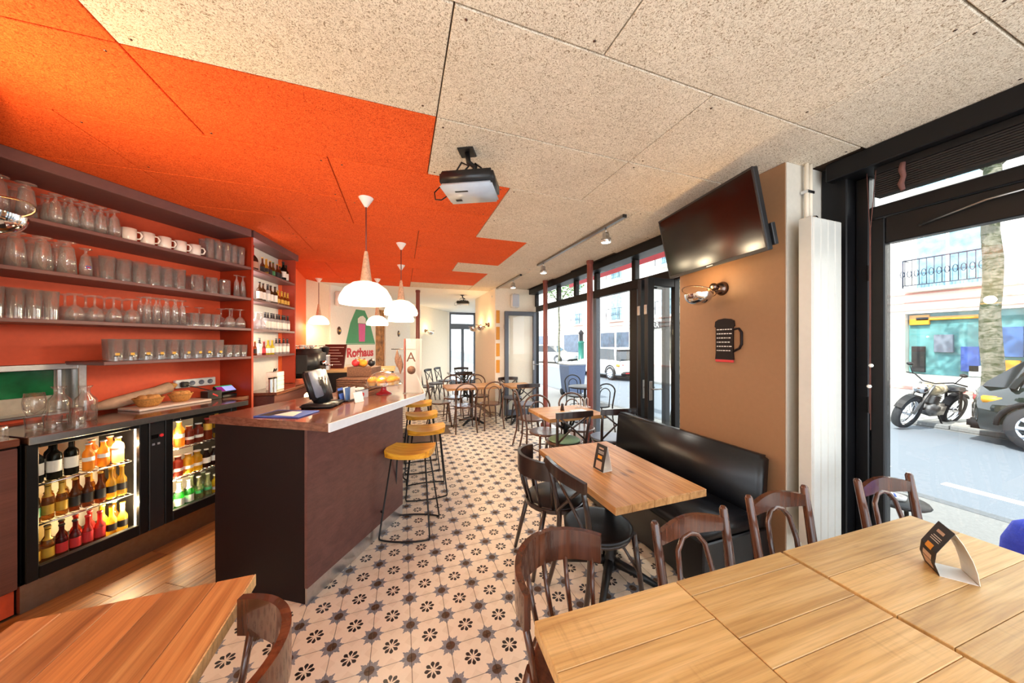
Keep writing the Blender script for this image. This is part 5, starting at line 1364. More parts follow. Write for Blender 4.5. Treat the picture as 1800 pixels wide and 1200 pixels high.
# ------------------------------------------------------------------ chairs (front = +y)
def leg(t, m, p0, p1, r0=0.017, r1=0.013, bend=0.0):
    mid = [(a + b) / 2 for a, b in zip(p0, p1)]
    return part('leg', m, t, MB().tube([p0, (mid[0] * (1 + bend), mid[1] * (1 + bend), mid[2]), p1], [r0, (r0 + r1) / 2, r1], 8))
def arcpts(rx, ry, z, a0, a1, n=14, cy=0.0, dz=0.0):
    out = []
    for k in range(n + 1):
        a = a0 + (a1 - a0) * k / n
        out.append((rx * math.sin(a), cy - ry * math.cos(a), z + dz * (1 - math.cos(a))))
    return out
def seat_round(t, m, z=0.46, r=0.205, puff=0.0):
    pr = [(0.0001, z - 0.028), (r - 0.012, z - 0.028), (r, z - 0.02), (r, z - 0.004), (r - 0.008, z + 0.0), (r - 0.03, z + 0.0 + puff), (0.0001, z - 0.006 + puff * 1.5)]
    return part('seat', m, t, MB().lathe(pr, 24))
def chair_bistro(label, mw, seatm, puff=0.02):
    """low round back: wide bent crest band on spindles"""
    t = thing('bistro_chair', label, 'chair')
    seat_round(t, seatm, 0.46, 0.21, puff)
    part('seat_ring', mw, t, MB().lathe([(0.212, 0.425), (0.222, 0.425), (0.222, 0.425), (0.222, 0.452), (0.222, 0.452), (0.212, 0.452)], 24))
    for s in (-1, 1):
        leg(t, mw, (s * 0.155, 0.14, 0.44), (s * 0.19, 0.20, 0.0), 0.018, 0.013)
        leg(t, mw, (s * 0.15, -0.15, 0.44), (s * 0.19, -0.25, 0.0), 0.019, 0.014)
        part('brace', mw, t, MB().tube([(s * 0.165, 0.16, 0.20), (s * 0.145, 0.12, 0.32), (s * 0.10, 0.16, 0.42)], 0.008, 6))
    cr_ = arcpts(0.245, 0.27, 0.665, R(-70), R(70), 30, 0.0)
    cb_ = part('crest_band', mw, t, MB().band(cr_, 0.115, 0.024, None, lambda i: 0.018 * math.sin(PI * i / 30)))
    cb_.data.polygons.foreach_set('use_smooth', [True] * len(cb_.data.polygons))
    cb_.modifiers.new('edge', 'EDGE_SPLIT').split_angle = R(40)
    for a in (-62, -36, -12, 12, 36, 62):
        a = R(a)
        part('spindle', mw, t, MB().band([(0.205 * math.sin(a) - 0.011 * math.cos(a), -0.205 * math.cos(a) - 0.011 * math.sin(a), 0.45), (0.205 * math.sin(a) + 0.011 * math.cos(a), -0.205 * math.cos(a) + 0.011 * math.sin(a), 0.45)], 0.0, 0.0) if 0 else MB().tube([(0.205 * math.sin(a), -0.205 * math.cos(a), 0.45), (0.222 * math.sin(a), -0.24 * math.cos(a), 0.56), (0.243 * math.sin(a), -0.268 * math.cos(a), 0.68)], 0.0105, 6))
    return t
def chair_cross(label, mw, seatm, pad=None):
    t = thing('cross_back_chair', label, 'chair')
    seat_round(t, seatm, 0.465, 0.21)
    if pad:
        part('seat_pad', pad, t, MB().lathe([(0.0001, 0.468), (0.175, 0.468), (0.185, 0.475), (0.17, 0.485), (0.0001, 0.488)], 20))
    for s in (-1, 1):
        leg(t, mw, (s * 0.15, 0.15, 0.45), (s * 0.185, 0.20, 0.0), 0.018, 0.014)
        part('leg', mw, t, MB().tube([(s * 0.195, -0.25, 0.0), (s * 0.175, -0.185, 0.25), (s * 0.175, -0.175, 0.46), (s * 0.19, -0.21, 0.66), (s * 0.20, -0.25, 0.83)], [0.013, 0.017, 0.018, 0.016, 0.014], 8))
        part('brace', mw, t, MB().tube([(s * 0.17, 0.17, 0.22), (s * 0.12, 0.1, 0.36), (s * 0.06, 0.16, 0.435)], 0.009, 6))
        part('cross_slat', mw, t, MB().tube([(s * 0.172, -0.19, 0.50), (0.0 + s * 0.004, -0.205 - s * 0.008, 0.65), (-s * 0.17, -0.235, 0.785)], 0.0105, 6))
    part('crest_rail', mw, t, MB().band([(x, -0.245 - 0.035 * math.cos(x / 0.22 * PI / 2), 0.785) for x in [-0.225 + 0.045 * k for k in range(11)]], 0.06, 0.024, None, lambda i: 0.012 * math.sin(PI * i / 10)))
    part('apron', mw, t, MB().lathe([(0.19, 0.42), (0.2, 0.42), (0.2, 0.436), (0.19, 0.436)], 20))
    return t
def chair_hoop(label, mw, seatm):
    """bentwood chair with one big hoop and a smaller one inside"""
    t = thing('bentwood_chair', label, 'chair')
    seat_round(t, seatm, 0.462, 0.205)
    for s in (-1, 1):
        leg(t, mw, (s * 0.14, 0.14, 0.445), (s * 0.18, 0.20, 0.0), 0.016, 0.012)
    hp = [(-0.19, -0.25, 0.0), (-0.175, -0.19, 0.25), (-0.175, -0.18, 0.46), (-0.19, -0.215, 0.66)]
    top = [(0.195 * math.sin(R(a)), -0.235 - 0.02 * math.cos(R(a)), 0.72 + 0.165 * math.cos(R(a))) for a in range(-80, 81, 16)]
    hp = hp + top + [(-x, y, z) for x, y, z in reversed(hp)]
    part('back_hoop', mw, t, MB().tube(hp, 0.0135, 8))
    ih = [(-0.10, -0.182, 0.46), (-0.105, -0.205, 0.62)] + [(0.105 * math.sin(R(a)), -0.222, 0.69 + 0.11 * math.cos(R(a))) for a in range(-75, 76, 15)] + [(0.105, -0.205, 0.62), (0.10, -0.182, 0.46)]
    part('inner_hoop', mw, t, MB().tube(ih, 0.009, 8))
    part('leg_ring', mw, t, MB().tube([(0.16 * math.cos(a), 0.16 * math.sin(a), 0.24) for a in [2 * PI * k / 20 for k in range(20)]], 0.008, 6, True))
    return t
def chair_post(label, mw, seatm):
    """square posts, wavy crest rail and a narrow inverted hoop in the back"""
    t = thing('post_back_chair', label, 'chair')
    part('seat', seatm, t, MB().bev(-0.20, 0.20, -0.18, 0.20, 0.435, 0.465, 0.014, None, 2))
    for s in (-1, 1):
        leg(t, mw, (s * 0.165, 0.16, 0.44), (s * 0.175, 0.18, 0.0), 0.019, 0.015)
        part('leg', mw, t, MB().tube([(s * 0.19, -0.26, 0.0), (s * 0.18, -0.19, 0.30), (s * 0.18, -0.185, 0.46), (s * 0.188, -0.22, 0.70), (s * 0.192, -0.245, 0.85), (s * 0.192, -0.247, 0.862)], [0.015, 0.019, 0.021, 0.019, 0.017, 0.010], 8))
    N = 12
    part('crest_rail', mw, t, MB().band([(-0.175 + 0.35 * k / N, -0.238 - 0.022 * math.sin(PI * k / N), 0.765) for k in range(N + 1)], 0.055, 0.02, None, lambda i: 0.028 * math.sin(PI * i / N)))
    part('inner_hoop', mw, t, MB().tube([(-0.085, -0.19, 0.46), (-0.088, -0.215, 0.62), (-0.075, -0.24, 0.72), (-0.04, -0.25, 0.762), (0.0, -0.252, 0.772), (0.04, -0.25, 0.762), (0.075, -0.24, 0.72), (0.088, -0.215, 0.62), (0.085, -0.19, 0.46)], 0.011, 8))
    part('rung', mw, t, MB().tube([(-0.17, 0.17, 0.22), (-0.182, -0.21, 0.22)], 0.009, 6).tube([(0.17, 0.17, 0.22), (0.182, -0.21, 0.22)], 0.009, 6))
    return t
def put(t, x, y, face):
    """face = direction the sitter looks, degrees clockwise from +y"""
    t.location = (x, y, 0); t.rotation_euler = (0, 0, -R(face))
    return t
br, dk, bw_ = M['wood_brown'], M['wood_dark'], M['wood_bent']
put(chair_bistro('brown round-backed chair pulled out at the open end of the long table row', br, br, 0), 0.635, 0.965, 155)
put(chair_bistro('dark low round-backed chair with black padded seat at the bench table', dk, M['leather']), 1.09, 2.135, 92)
put(chair_bistro('brown round-backed chair at the striped table beside the bar', br, br, 0), -0.575, 1.02, 268)
put(chair_cross('dark cross-back chair with dark seat at the bench table', dk, M['leather']), 1.17, 1.70, 88)
e1 = put(chair_post('brown hoop-and-post chair at the seam of the middle table', br, br), 1.18, 0.79, 181)
for x, y, f, l in ((1.77, 0.81, 183, 'brown hoop-and-post chair with its back to the bench end and radiator'), (2.50, 0.73, 188, 'brown hoop-and-post chair against the glazed door')):
    put(dup(e1, (0, 0, 0), 0, l), x, y, f)
pg = plain('green_pad', srgb(120, 150, 120), 0.7)
x1 = put(chair_cross('dark cross-back chair with pale green seat at the window table', dk, M['wood_bent'], pg), 1.80, 3.28, 2)
x2 = put(chair_cross('dark cross-back chair with grey seat beside the bench back', dk, M['greyplastic']), 2.38, 3.24, 8)
h0 = put(chair_hoop('bentwood hoop chair behind the window table nearer to the bar', bw_, M['wood_bent']), 1.76, 3.72, 178)
def hoop(x, y, f, l, g=None):
    return put(dup(h0, (0, 0, 0), 0, l, g), x, y, f)
hoop(2.28, 3.74, 184, 'bentwood hoop chair behind the window table at the iron column')
hoop(1.88, 4.46, 97, 'bentwood hoop chair turned to the window between two tables')
hoop(1.10, 5.75, 3, 'bentwood hoop chair at far table, nearer to the bar stools')
hoop(1.61, 5.82, -2, 'bentwood hoop chair at far table, nearer to the window')
hoop(1.05, 6.70, 181, 'bentwood hoop chair on the far side of the far table by the bar')
hoop(1.62, 6.72, 176, 'bentwood hoop chair on the far side of the far table by the pier')
hoop(0.72, 6.25, 92, 'bentwood hoop chair at the head of the far table')
def cross(x, y, f, l, g=None):
    return put(dup(x2, (0, 0, 0), 0, l, g), x, y, f)
cross(2.20, 5.60, 0, 'dark cross-back chair at the small table by the open street door')
cross(2.22, 6.33, 180, 'dark cross-back chair between the small table and the open glass leaf')
for k in range(3):
    cross(0.62 + 0.32 * k, 8.7 + 0.55 * k, 120, '%s dark cross-back chair from the bar in the row along the far wall' % ORD[k], 'chairs along the far wall')
cross(1.55, 8.45, 0, 'dark cross-back chair before the dark far table')
cross(1.75, 9.45, 180, 'dark cross-back chair beyond the dark far table')
# ------------------------------------------------------------------ bar stools
def stool(label):
    t = thing('bar_stool', label, 'stool')
    # saddle seat
    nx, ny = 12, 8
    vs = []; fs = []
    for j in range(ny + 1):
        for i in range(nx + 1):
            a = -1 + 2 * i / nx; b = -1 + 2 * j / ny
            rx = 0.20 * (1 - 0.06 * b * b); ry = 0.145 * (1 - 0.22 * abs(a) ** 3) * (1 - (0.10 * (1 - a * a) if b > 0 else 0))
            z = 0.685 + 0.028 * a * a - 0.006 + (0.010 * (b if b > 0 else 0) * (1 - a * a))
            vs.append((a * rx, b * ry, z))
    n1 = len(vs)
    for x, y, z in list(vs):
        vs.append((x * 0.97, y * 0.97, 0.640 + 0.012 * (x / 0.2) ** 2))
    w_ = nx + 1
    for j in range(ny):
        for i in range(nx):
            q = (j * w_ + i, j * w_ + i + 1, (j + 1) * w_ + i + 1, (j + 1) * w_ + i)
            fs.append(q); fs.append(tuple(n1 + k for k in reversed(q)))
    bd_ = [i for i in range(nx + 1)] + [j * w_ + nx for j in range(1, ny + 1)] + [ny * w_ + i for i in range(nx - 1, -1, -1)] + [j * w_ for j in range(ny - 1, 0, -1)]
    for k in range(len(bd_)):
        a, b = bd_[k], bd_[(k + 1) % len(bd_)]
        fs.append((a, n1 + a, n1 + b, b))
    mb2 = MB().add(vs, fs, True)
    st = part('seat', M['wood_seat'], t, mb2)
    md = st.modifiers.new('edge', 'EDGE_SPLIT'); md.split_angle = R(50)
    for sx in (-1, 1):
        for sy in (-1, 1):
            part('leg', M['blackmetal'], t, MB().tube([(sx * 0.14, sy * 0.07, 0.645), (sx * 0.205, sy * 0.17, 0.02), (sx * 0.20, sy * 0.172, 0.009)], 0.007, 7))
    for sy in (-1, 1):
        part('floor_bow', M['blackmetal'], t, MB().tube([(0.205 * math.sin(R(a)) / math.sin(R(70)), sy * (0.17 + 0.055 * (math.cos(R(a)) - math.cos(R(70)))), 0.0085) for a in range(-70, 71, 10)], 0.007, 7))
    part('foot_rest', M['blackmetal'], t, MB().tube([(-0.185, -0.13, 0.20)] + [(-0.185 - 0.05 * math.cos(R(a)), 0.13 * math.sin(R(a)), 0.20) for a in range(-60, 61, 20)] + [(-0.185, 0.13, 0.20)], 0.007, 7))
    return t
s1 = put(stool('bar stool with yellow saddle seat at the corner of the bar'), 0.08, 2.865, 19)
for x, y, f, l in ((0.255, 3.52, 2, 'bar stool with yellow saddle seat, second along the bar from its corner'), (0.25, 4.22, 0, 'bar stool with yellow saddle seat, third along the bar from its corner'), (0.25, 5.05, 0, 'bar stool with yellow saddle seat, last one at the far bar end')):
    put(dup(s1, (0, 0, 0), 0, l), x, y, f)
# ------------------------------------------------------------------ tent cards, table items
def tent(loc, rz, label, arch):
    t = thing('menu_card', label, 'menu card', loc, rz)
    h = 0.165; hw = 0.05
    if arch:
        front = [(0.0, 0.0), (-0.012, 0.04), (-0.008, 0.08), (0.012, 0.12), (0.035, h)]
        back = [(0.035, h), (0.055, 0.13), (0.075, 0.08), (0.085, 0.04), (0.09, 0.0)]
    else:
        front = [(0.0, 0.0), (0.012, 0.06), (0.026, 0.12), (0.038, h)]
        back = [(0.038, h), (0.05, 0.12), (0.064, 0.06), (0.076, 0.0)]
    def sheet(prof, th, w=hw, off=0.0):
        vs = []; fs = []
        for (x, z) in prof:
            vs += [(x + off, -w, z), (x + off, w, z), (x + off + th, -w, z), (x + off + th, w, z)]
        for i in range(len(prof) - 1):
            a = i * 4; b = a + 4
            fs += [(a, a + 1, b + 1, b), (a + 2, b + 2, b + 3, a + 3), (a, b, b + 2, a + 2), (a + 1, a + 3, b + 3, b + 1)]
        fs += [(0, 2, 3, 1), (len(vs) - 4, len(vs) - 3, len(vs) - 1, len(vs) - 2)]
        return MB().add(vs, fs)
    part('front_page', M['cardblack'], t, sheet(front, 0.0015))
    part('rear_page', M['paper'], t, sheet(back, 0.0015))
    part('base_page', M['paper'], t, MB().box(0.0, 0.088 if arch else 0.076, -hw, hw, 0.0002, 0.0014))
    f = lambda z: max(0, [x0 + (x1 - x0) * (z - z0) / (z1 - z0) for (x0, z0), (x1, z1) in zip(front[:-1], front[1:]) if z0 <= z <= z1][0]) if 0 else [x0 + (x1 - x0) * (z - z0) / (z1 - z0) for (x0, z0), (x1, z1) in zip(front[:-1], front[1:]) if z0 <= z <= z1][0]
    def patch(z0, z1, y0, y1, m, name):
        a = 4; vs = []
        for k in range(a + 1):
            z = z0 + (z1 - z0) * k / a
            vs += [(f(z) - 0.0008, y0, z), (f(z) - 0.0008, y1, z)]
        part(name, M[m], t, MB().add(vs, [(2 * k, 2 * k + 1, 2 * k + 3, 2 * k + 2) for k in range(a)]))
    patch(0.075, 0.095, -0.02, 0.02, 'amber', 'colour_block')
    patch(0.012, 0.06, -0.028, 0.028, 'pinkprint', 'picture')
    patch(0.136, 0.146, -0.022, 0.022, 'pinkprint', 'title_line')
    for z in (0.122, 0.115, 0.108):
        patch(z, z + 0.0022, -0.03, 0.03 - random.uniform(0, .01), 'printwhite', 'text_line')
    return t
tent((1.89, 0.60, 0.7502), math.atan2(-0.062, 0.048), 'black arched menu card standing on the window end of the long table', True)
tent((1.24, 1.80, 0.7502), R(5), 'black and white tent menu card standing on the bench table', False)
pm = thing('pepper_mill', 'small dark pepper mill on the window table', 'mill', (1.92, 3.55, 0.7502))
part('body', M['wood_dark'], pm, MB().lathe([(0.0001, 0), (0.025, 0), (0.022, 0.03), (0.016, 0.06), (0.02, 0.08), (0.0001, 0.085)], 12))
part('knob', M['chrome'], pm, MB().ball((0, 0, 0.092), 0.01, 6))
pw_ = thing('paper_menu', 'white paper menu sheet lying on the window table', 'menu', (2.1, 3.45, 0.7502), R(12))
part('sheet', M['paper'], pw_, MB().box(-0.10, 0.10, -0.07, 0.07, 0.0, 0.0015))
part('heading', M['cardblack'], pw_, MB().box(-0.06, 0.06, 0.04, 0.05, 0.0016, 0.0019))
wr = thing('wire_rack', 'white wire cup rack at the edge of the window table', 'rack', (2.26, 3.62, 0.7502))
for k in range(3):
    part('loop', M['whiteplastic'], wr, MB().tube([(-0.06 + 0.06 * k - 0.02, 0, 0.003), (-0.06 + 0.06 * k - 0.02, 0, 0.11), (-0.06 + 0.06 * k, 0, 0.13), (-0.06 + 0.06 * k + 0.02, 0, 0.11), (-0.06 + 0.06 * k + 0.02, 0, 0.003)], 0.004, 6))
part('foot', M['whiteplastic'], wr, MB().tube([(-0.1, -0.03, 0.004), (0.1, -0.03, 0.004), (0.1, 0.03, 0.004), (-0.1, 0.03, 0.004)], 0.004, 6, True))
# loudspeakers
def speaker(loc, rz, label):
    t = thing('loudspeaker', label, 'speaker', loc, rz)
    part('cabinet', M['whiteplastic'], t, MB().bev(0.03, 0.16, -0.09, 0.09, -0.15, 0.15, 0.02, None, 2))
    part('grille', M['silver'], t, MB().bev(0.1605, 0.168, -0.075, 0.075, -0.13, 0.13, 0.003))
    part('bracket', M['blackmetal'], t, MB().box(0.0005, 0.03, -0.02, 0.02, 0.02, 0.08).tube([(0.02, 0, 0.06), (0.05, 0, 0.16), (0.09, 0, 0.155)], 0.01, 6))
speaker(FWp(0.70, 2.52, 0.041), -PHI, 'white wall loudspeaker at the cream corner by the orange wall')
speaker((2.35, 6.599, 2.52), R(-90), 'white wall loudspeaker on the far pier above the open glass leaf')
speaker(FWp(3.9, 2.5, 0.003), -PHI, 'white wall loudspeaker on the far cream wall beyond the iron column')
# posters on the far white wall
nb_ = thing('notice_sheets', 'cluster of small notice sheets beside the far glazed door', 'notices', (1.63, 12.297, 1.6))
for k, (x, z, m) in enumerate(((-0.05, 0.35, 'bluegrey'), (0.04, 0.1, 'paper'), (-0.06, 0.0, 'printred'), (0.05, -0.2, 'paper'), (-0.05, -0.32, 'bluegrey'))):
    part('sheet', M[m], nb_, MB().box(x - 0.06, x + 0.06, -0.003, -0.0005, z - 0.09, z + 0.09))
yb = thing('yellow_boards', 'column of small amber picture boards on the far pier face', 'boards', (1.99, 6.599, 1.5))
for k in range(4):
    part('board', M['amber'], yb, MB().bev(-0.04, 0.04, -0.014, -0.001, -0.55 + 0.36 * k, -0.27 + 0.36 * k, 0.002))
# ------------------------------------------------------------------ street
GZ = -0.12
asph = plain('asphalt', srgb(96, 104, 112), 0.85, var=0.18, bump=0.3, scale=120)
pave = plain('pavement', srgb(150, 148, 142), 0.85, var=0.1, bump=0.2, scale=60)
kerb_m = plain('kerb_stone', srgb(120, 122, 122), 0.8, var=0.15, scale=40)
white_p = plain('white_render', srgb(226, 222, 214), 0.8, var=0.03)
road = struct(MB().box(5.3, 10.1, -30, 70, GZ - 0.2, GZ).build('street_road', asph))
s1_ = struct(MB().box(2.97, 5.15, -30, 70, GZ - 0.2, GZ + 0.10).build('street_pavement', pave))
struct(MB().box(10.25, 17.0, -30, 70, GZ - 0.2, GZ + 0.08).build('street_pavement_far', pave))
k1 = struct(MB().box(5.151, 5.299, -30, 70, GZ - 0.2, GZ + 0.02).build('street_kerb', kerb_m))
k2_ = struct(MB().box(10.101, 10.249, -30, 70, GZ - 0.2, GZ + 0.02).build('street_kerb_far', kerb_m))
ks = MB().bev(0, 0.14, 0, 0.985, 0, 0.08, 0.01)
k0 = None
for j in range(18):
    for (x, par, z) in ((5.155, k1, GZ + 0.021), (10.105, k2_, GZ + 0.021)):
        y = (0.0 + j) if x < 6 else (-1 + j)
        if k0 is None:
            k0 = ks.build('kerb_stone', kerb_m, par, (x, y, z))
        else:
            share(k0, par, (x, y, z))
for j, (y, x) in enumerate(((0.9, 6.2), (2.4, 6.3), (4.0, 6.35))):
    mk = MB().box(x, x + 0.14, y, y + 1.0, GZ + 0.0005, GZ + 0.003)
    struct(mk.build('street_sun_strip', M['paper']))  # lines of sun on the road, laid down as thin white strips
# opposite building
bd2 = thing('building', 'white rendered building with shop front and balconies across the street', 'building', (17.0, 10, GZ))
part('wall', white_p, bd2, MB().box(0.30, 1.2, -40, 60, 0, 10).box(0, 0.30, -40, -6.3, 0, 10).box(0, 0.30, -6.3, -4.0, 2.75, 10).box(0, 0.30, -6.3, -4.0, 0.08, 0.62).box(0, 0.30, -4.0, 60, 0.08, 10))
pinkline = plain('pink_moulding', srgb(206, 150, 140), 0.7)
for z, h in ((3.42, 0.05), (3.12, 0.035), (0.09, 0.10), (2.85, 0.03)):
    part('moulding', pinkline, bd2, MB().box(-0.05, -0.001, -40, 60, z, z + h))
rec = plain('teal_shop_interior', srgb(96, 150, 152), 0.6, var=0.3, scale=3)
part('shop_recess', rec, bd2, MB().box(0.26, 0.299, -6.29, -4.01, 0.63, 2.74))
part('shop_glass', M['pane'], bd2, MB().box(0.02, 0.03, -6.29, -4.01, 0.63, 2.74))
for (y0, y1, z0, z1, m) in ((-4.5, -4.05, 2.35, 2.7, 'amber'), (-5.5, -5.15, 0.8, 1.6, 'printblue'), (-5.0, -4.6, 1.4, 2.0, 'greyplastic'), (-4.4, -4.1, 0.7, 1.6, 'cardblack'), (-6.2, -5.95, 0.65, 1.2, 'amber'), (-5.85, -5.3, 0.65, 1.0, 'paper'), (-6.25, -5.9, 1.3, 2.2, 'bluegrey'), (-5.5, -4.2, 2.5, 2.62, 'muffin')):
    part('shop_display', M[m], bd2, MB().bev(0.15, 0.25, y0, y1, z0, z1, 0.01))
for (y0, y1) in ((-3.75, -3.35), (-7.0, -6.5)):
    part('door_panel', pinkline, bd2, MB().box(-0.02, -0.001, y0, y0 + 0.03, 0.4, 2.2).box(-0.02, -0.001, y1 - 0.03, y1, 0.4, 2.2).box(-0.02, -0.001, y0 + 0.03, y1 - 0.03, 2.17, 2.2).box(-0.02, -0.001, y0 + 0.03, y1 - 0.03, 0.4, 0.43))
winm = plain('window_reflection', srgb(120, 158, 176), 0.15, var=0.4, scale=4)
bars = None
def bwin(y0, y1, z0, z1, rail=True):
    f = part('window', white_p, bd2, MB().box(-0.04, -0.001, y0 - 0.08, y1 + 0.08, z0 - 0.05, z1 + 0.08))
    part('pane', winm, f, MB().box(-0.06, -0.041, y0, (y0 + y1) / 2 - 0.04, z0, z1).box(-0.06, -0.041, (y0 + y1) / 2 + 0.04, y1, z0, z1))
    if rail:
        r = MB().tube([(-0.42, y0 - 0.2, z0 + 0.95), (-0.42, y1 + 0.2, z0 + 0.95)], 0.022, 6).tube([(-0.42, y0 - 0.2, z0 + 0.08), (-0.42, y1 + 0.2, z0 + 0.08)], 0.018, 6)
        for e in (y0 - 0.2, y1 + 0.2):
            r.tube([(-0.42, e, z0 + 0.95), (-0.04, e, z0 + 0.95)], 0.02, 5).tube([(-0.42, e, z0 + 0.0), (-0.42, e, z0 + 0.95)], 0.02, 5)
        y = y0 - 0.15
        while y < y1 + 0.2:
            r.tube([(-0.42, y, z0 + 0.08), (-0.42, y, z0 + 0.95)], 0.011, 5)
            r.tube([(-0.42, y + 0.06 + 0.05 * math.cos(q), z0 + 0.48 + 0.12 * math.sin(q)) for q in [2 * PI * k / 8 for k in range(8)]], 0.011, 4, True)
            y += 0.16
        part('balcony_railing', plain('railing_iron', srgb(48, 56, 72), 0.5) if 'railing_iron' not in bpy.data.materials else bpy.data.materials['railing_iron'], f, r)
        part('balcony_slab', white_p, f, MB().box(-0.5, -0.041, y0 - 0.25, y1 + 0.25, z0 - 0.14, z0 - 0.051))
for y in (-4.95, 1.5, 6.5, 12.0, 18.0):
    bwin(y - 0.65, y + 0.65, 3.62, 5.75)
    bwin(y - 0.65, y + 0.65, 7.0, 9.0)
darkshop = plain('dark_shop_glass', srgb(60, 74, 92), 0.2, var=0.3, scale=3)
for (y0, y1) in ((10.5, 12.0), (12.3, 14.2), (18, 21), (25, 28)):
    part('shop_window', darkshop, bd2, MB().bev(-0.05, -0.001, y0, y1, 0.75, 2.6, 0.01))
sb = thing('shop_sign', 'black shop sign with white letters RR on the building across the street', 'sign', (16.88, 17.6, 2.85))
part('panel', M['cardblack'], sb, MB().bev(0, 0.05, -1.1, 1.1, -0.24, 0.24, 0.01))
textmesh('lettering', 'RR', 0.52, M['printwhite'], sb, (-0.004, 0.0, 0.0), (R(90), 0, R(-90)), 0.003)
# trees
bark = NT('tree_bark')
_v = bark.coords((1, 1, 0.35), 'Object', False)
_n = bark.noise(_v, 9, 5, 0.6)
_n2 = bark.noise(bark.coords((1, 1, 3.0), 'Object', False), 5, 4, 0.6, 1.0)
bark.bsdf(bark.mix(bark.ramp(_n2, [(0.45, (0, 0, 0)), (0.62, (1, 1, 1))]), bark.ramp(_n, [(0.3, srgb(84, 86, 72)), (0.7, srgb(132, 128, 114))]), srgb(56, 64, 38)), 0.9, 0, bark.bump(_n, 0.7, 0.03))
leafm = plain('tree_leaves', srgb(96, 140, 70), 0.6, var=0.35, scale=3)
def tree(loc, r, h, label, crown=2.2, seed=1):
    rnd = random.Random(seed)
    t = thing('street_tree', label, 'tree', loc)
    pts = [(0.02 * math.sin(k * 1.3), 0.02 * math.cos(k * 1.7), h * k / 10) for k in range(11)]
    part('trunk', bark.m, t, MB().tube(pts, [r * (1.25 if k == 0 else 1 - 0.03 * k + (0.05 if k % 3 == 0 else 0)) for k in range(11)], 14))
    br_ = MB()
    for k in range(6):
        a = k * 1.05
        br_.tube([(0, 0, h - 0.4), (crown * 0.35 * math.cos(a), crown * 0.35 * math.sin(a), h + 0.6), (crown * 0.8 * math.cos(a), crown * 0.8 * math.sin(a), h + 1.3)], [r * 0.4, r * 0.25, r * 0.1], 6)
    part('branches', bark.m, t, br_)
    lv = MB()
    for k in range(1500):
        while True:
            p = Vector((rnd.uniform(-1, 1), rnd.uniform(-1, 1), rnd.uniform(-1, 1)))
            if 0.25 < p.length < 1:
                break
        p = Vector((p.x * crown, p.y * crown, h + 1.4 + p.z * 1.5))
        q = Matrix.Translation(p) @ Matrix.Rotation(rnd.uniform(0, 6), 4, 'Z') @ Matrix.Rotation(rnd.uniform(-1, 1), 4, 'X')
        s = rnd.uniform(0.07, 0.14)
        lv.add([(-s, 0, 0), (0, -s * 0.6, 0.02), (s, 0, 0), (0, s * 0.6, 0.02)], [(0, 1, 2, 3)], False, q)
    lo = part('foliage', leafm, t, lv)
    lo['kind'] = 'stuff'
tree((11.5, 2.87, GZ + 0.08), 0.15, 5.6, 'thick pale barked street tree behind the parked dark car', 2.4, 3)
tree((11.4, 21.6, GZ + 0.08), 0.09, 5.0, 'slim street tree across the street beside the silver car', 2.0, 5)
tree((4.65, 4.32, GZ + 0.10), 0.13, 4.6, 'street tree on the near pavement behind the open glass leaves', 1.4, 8)
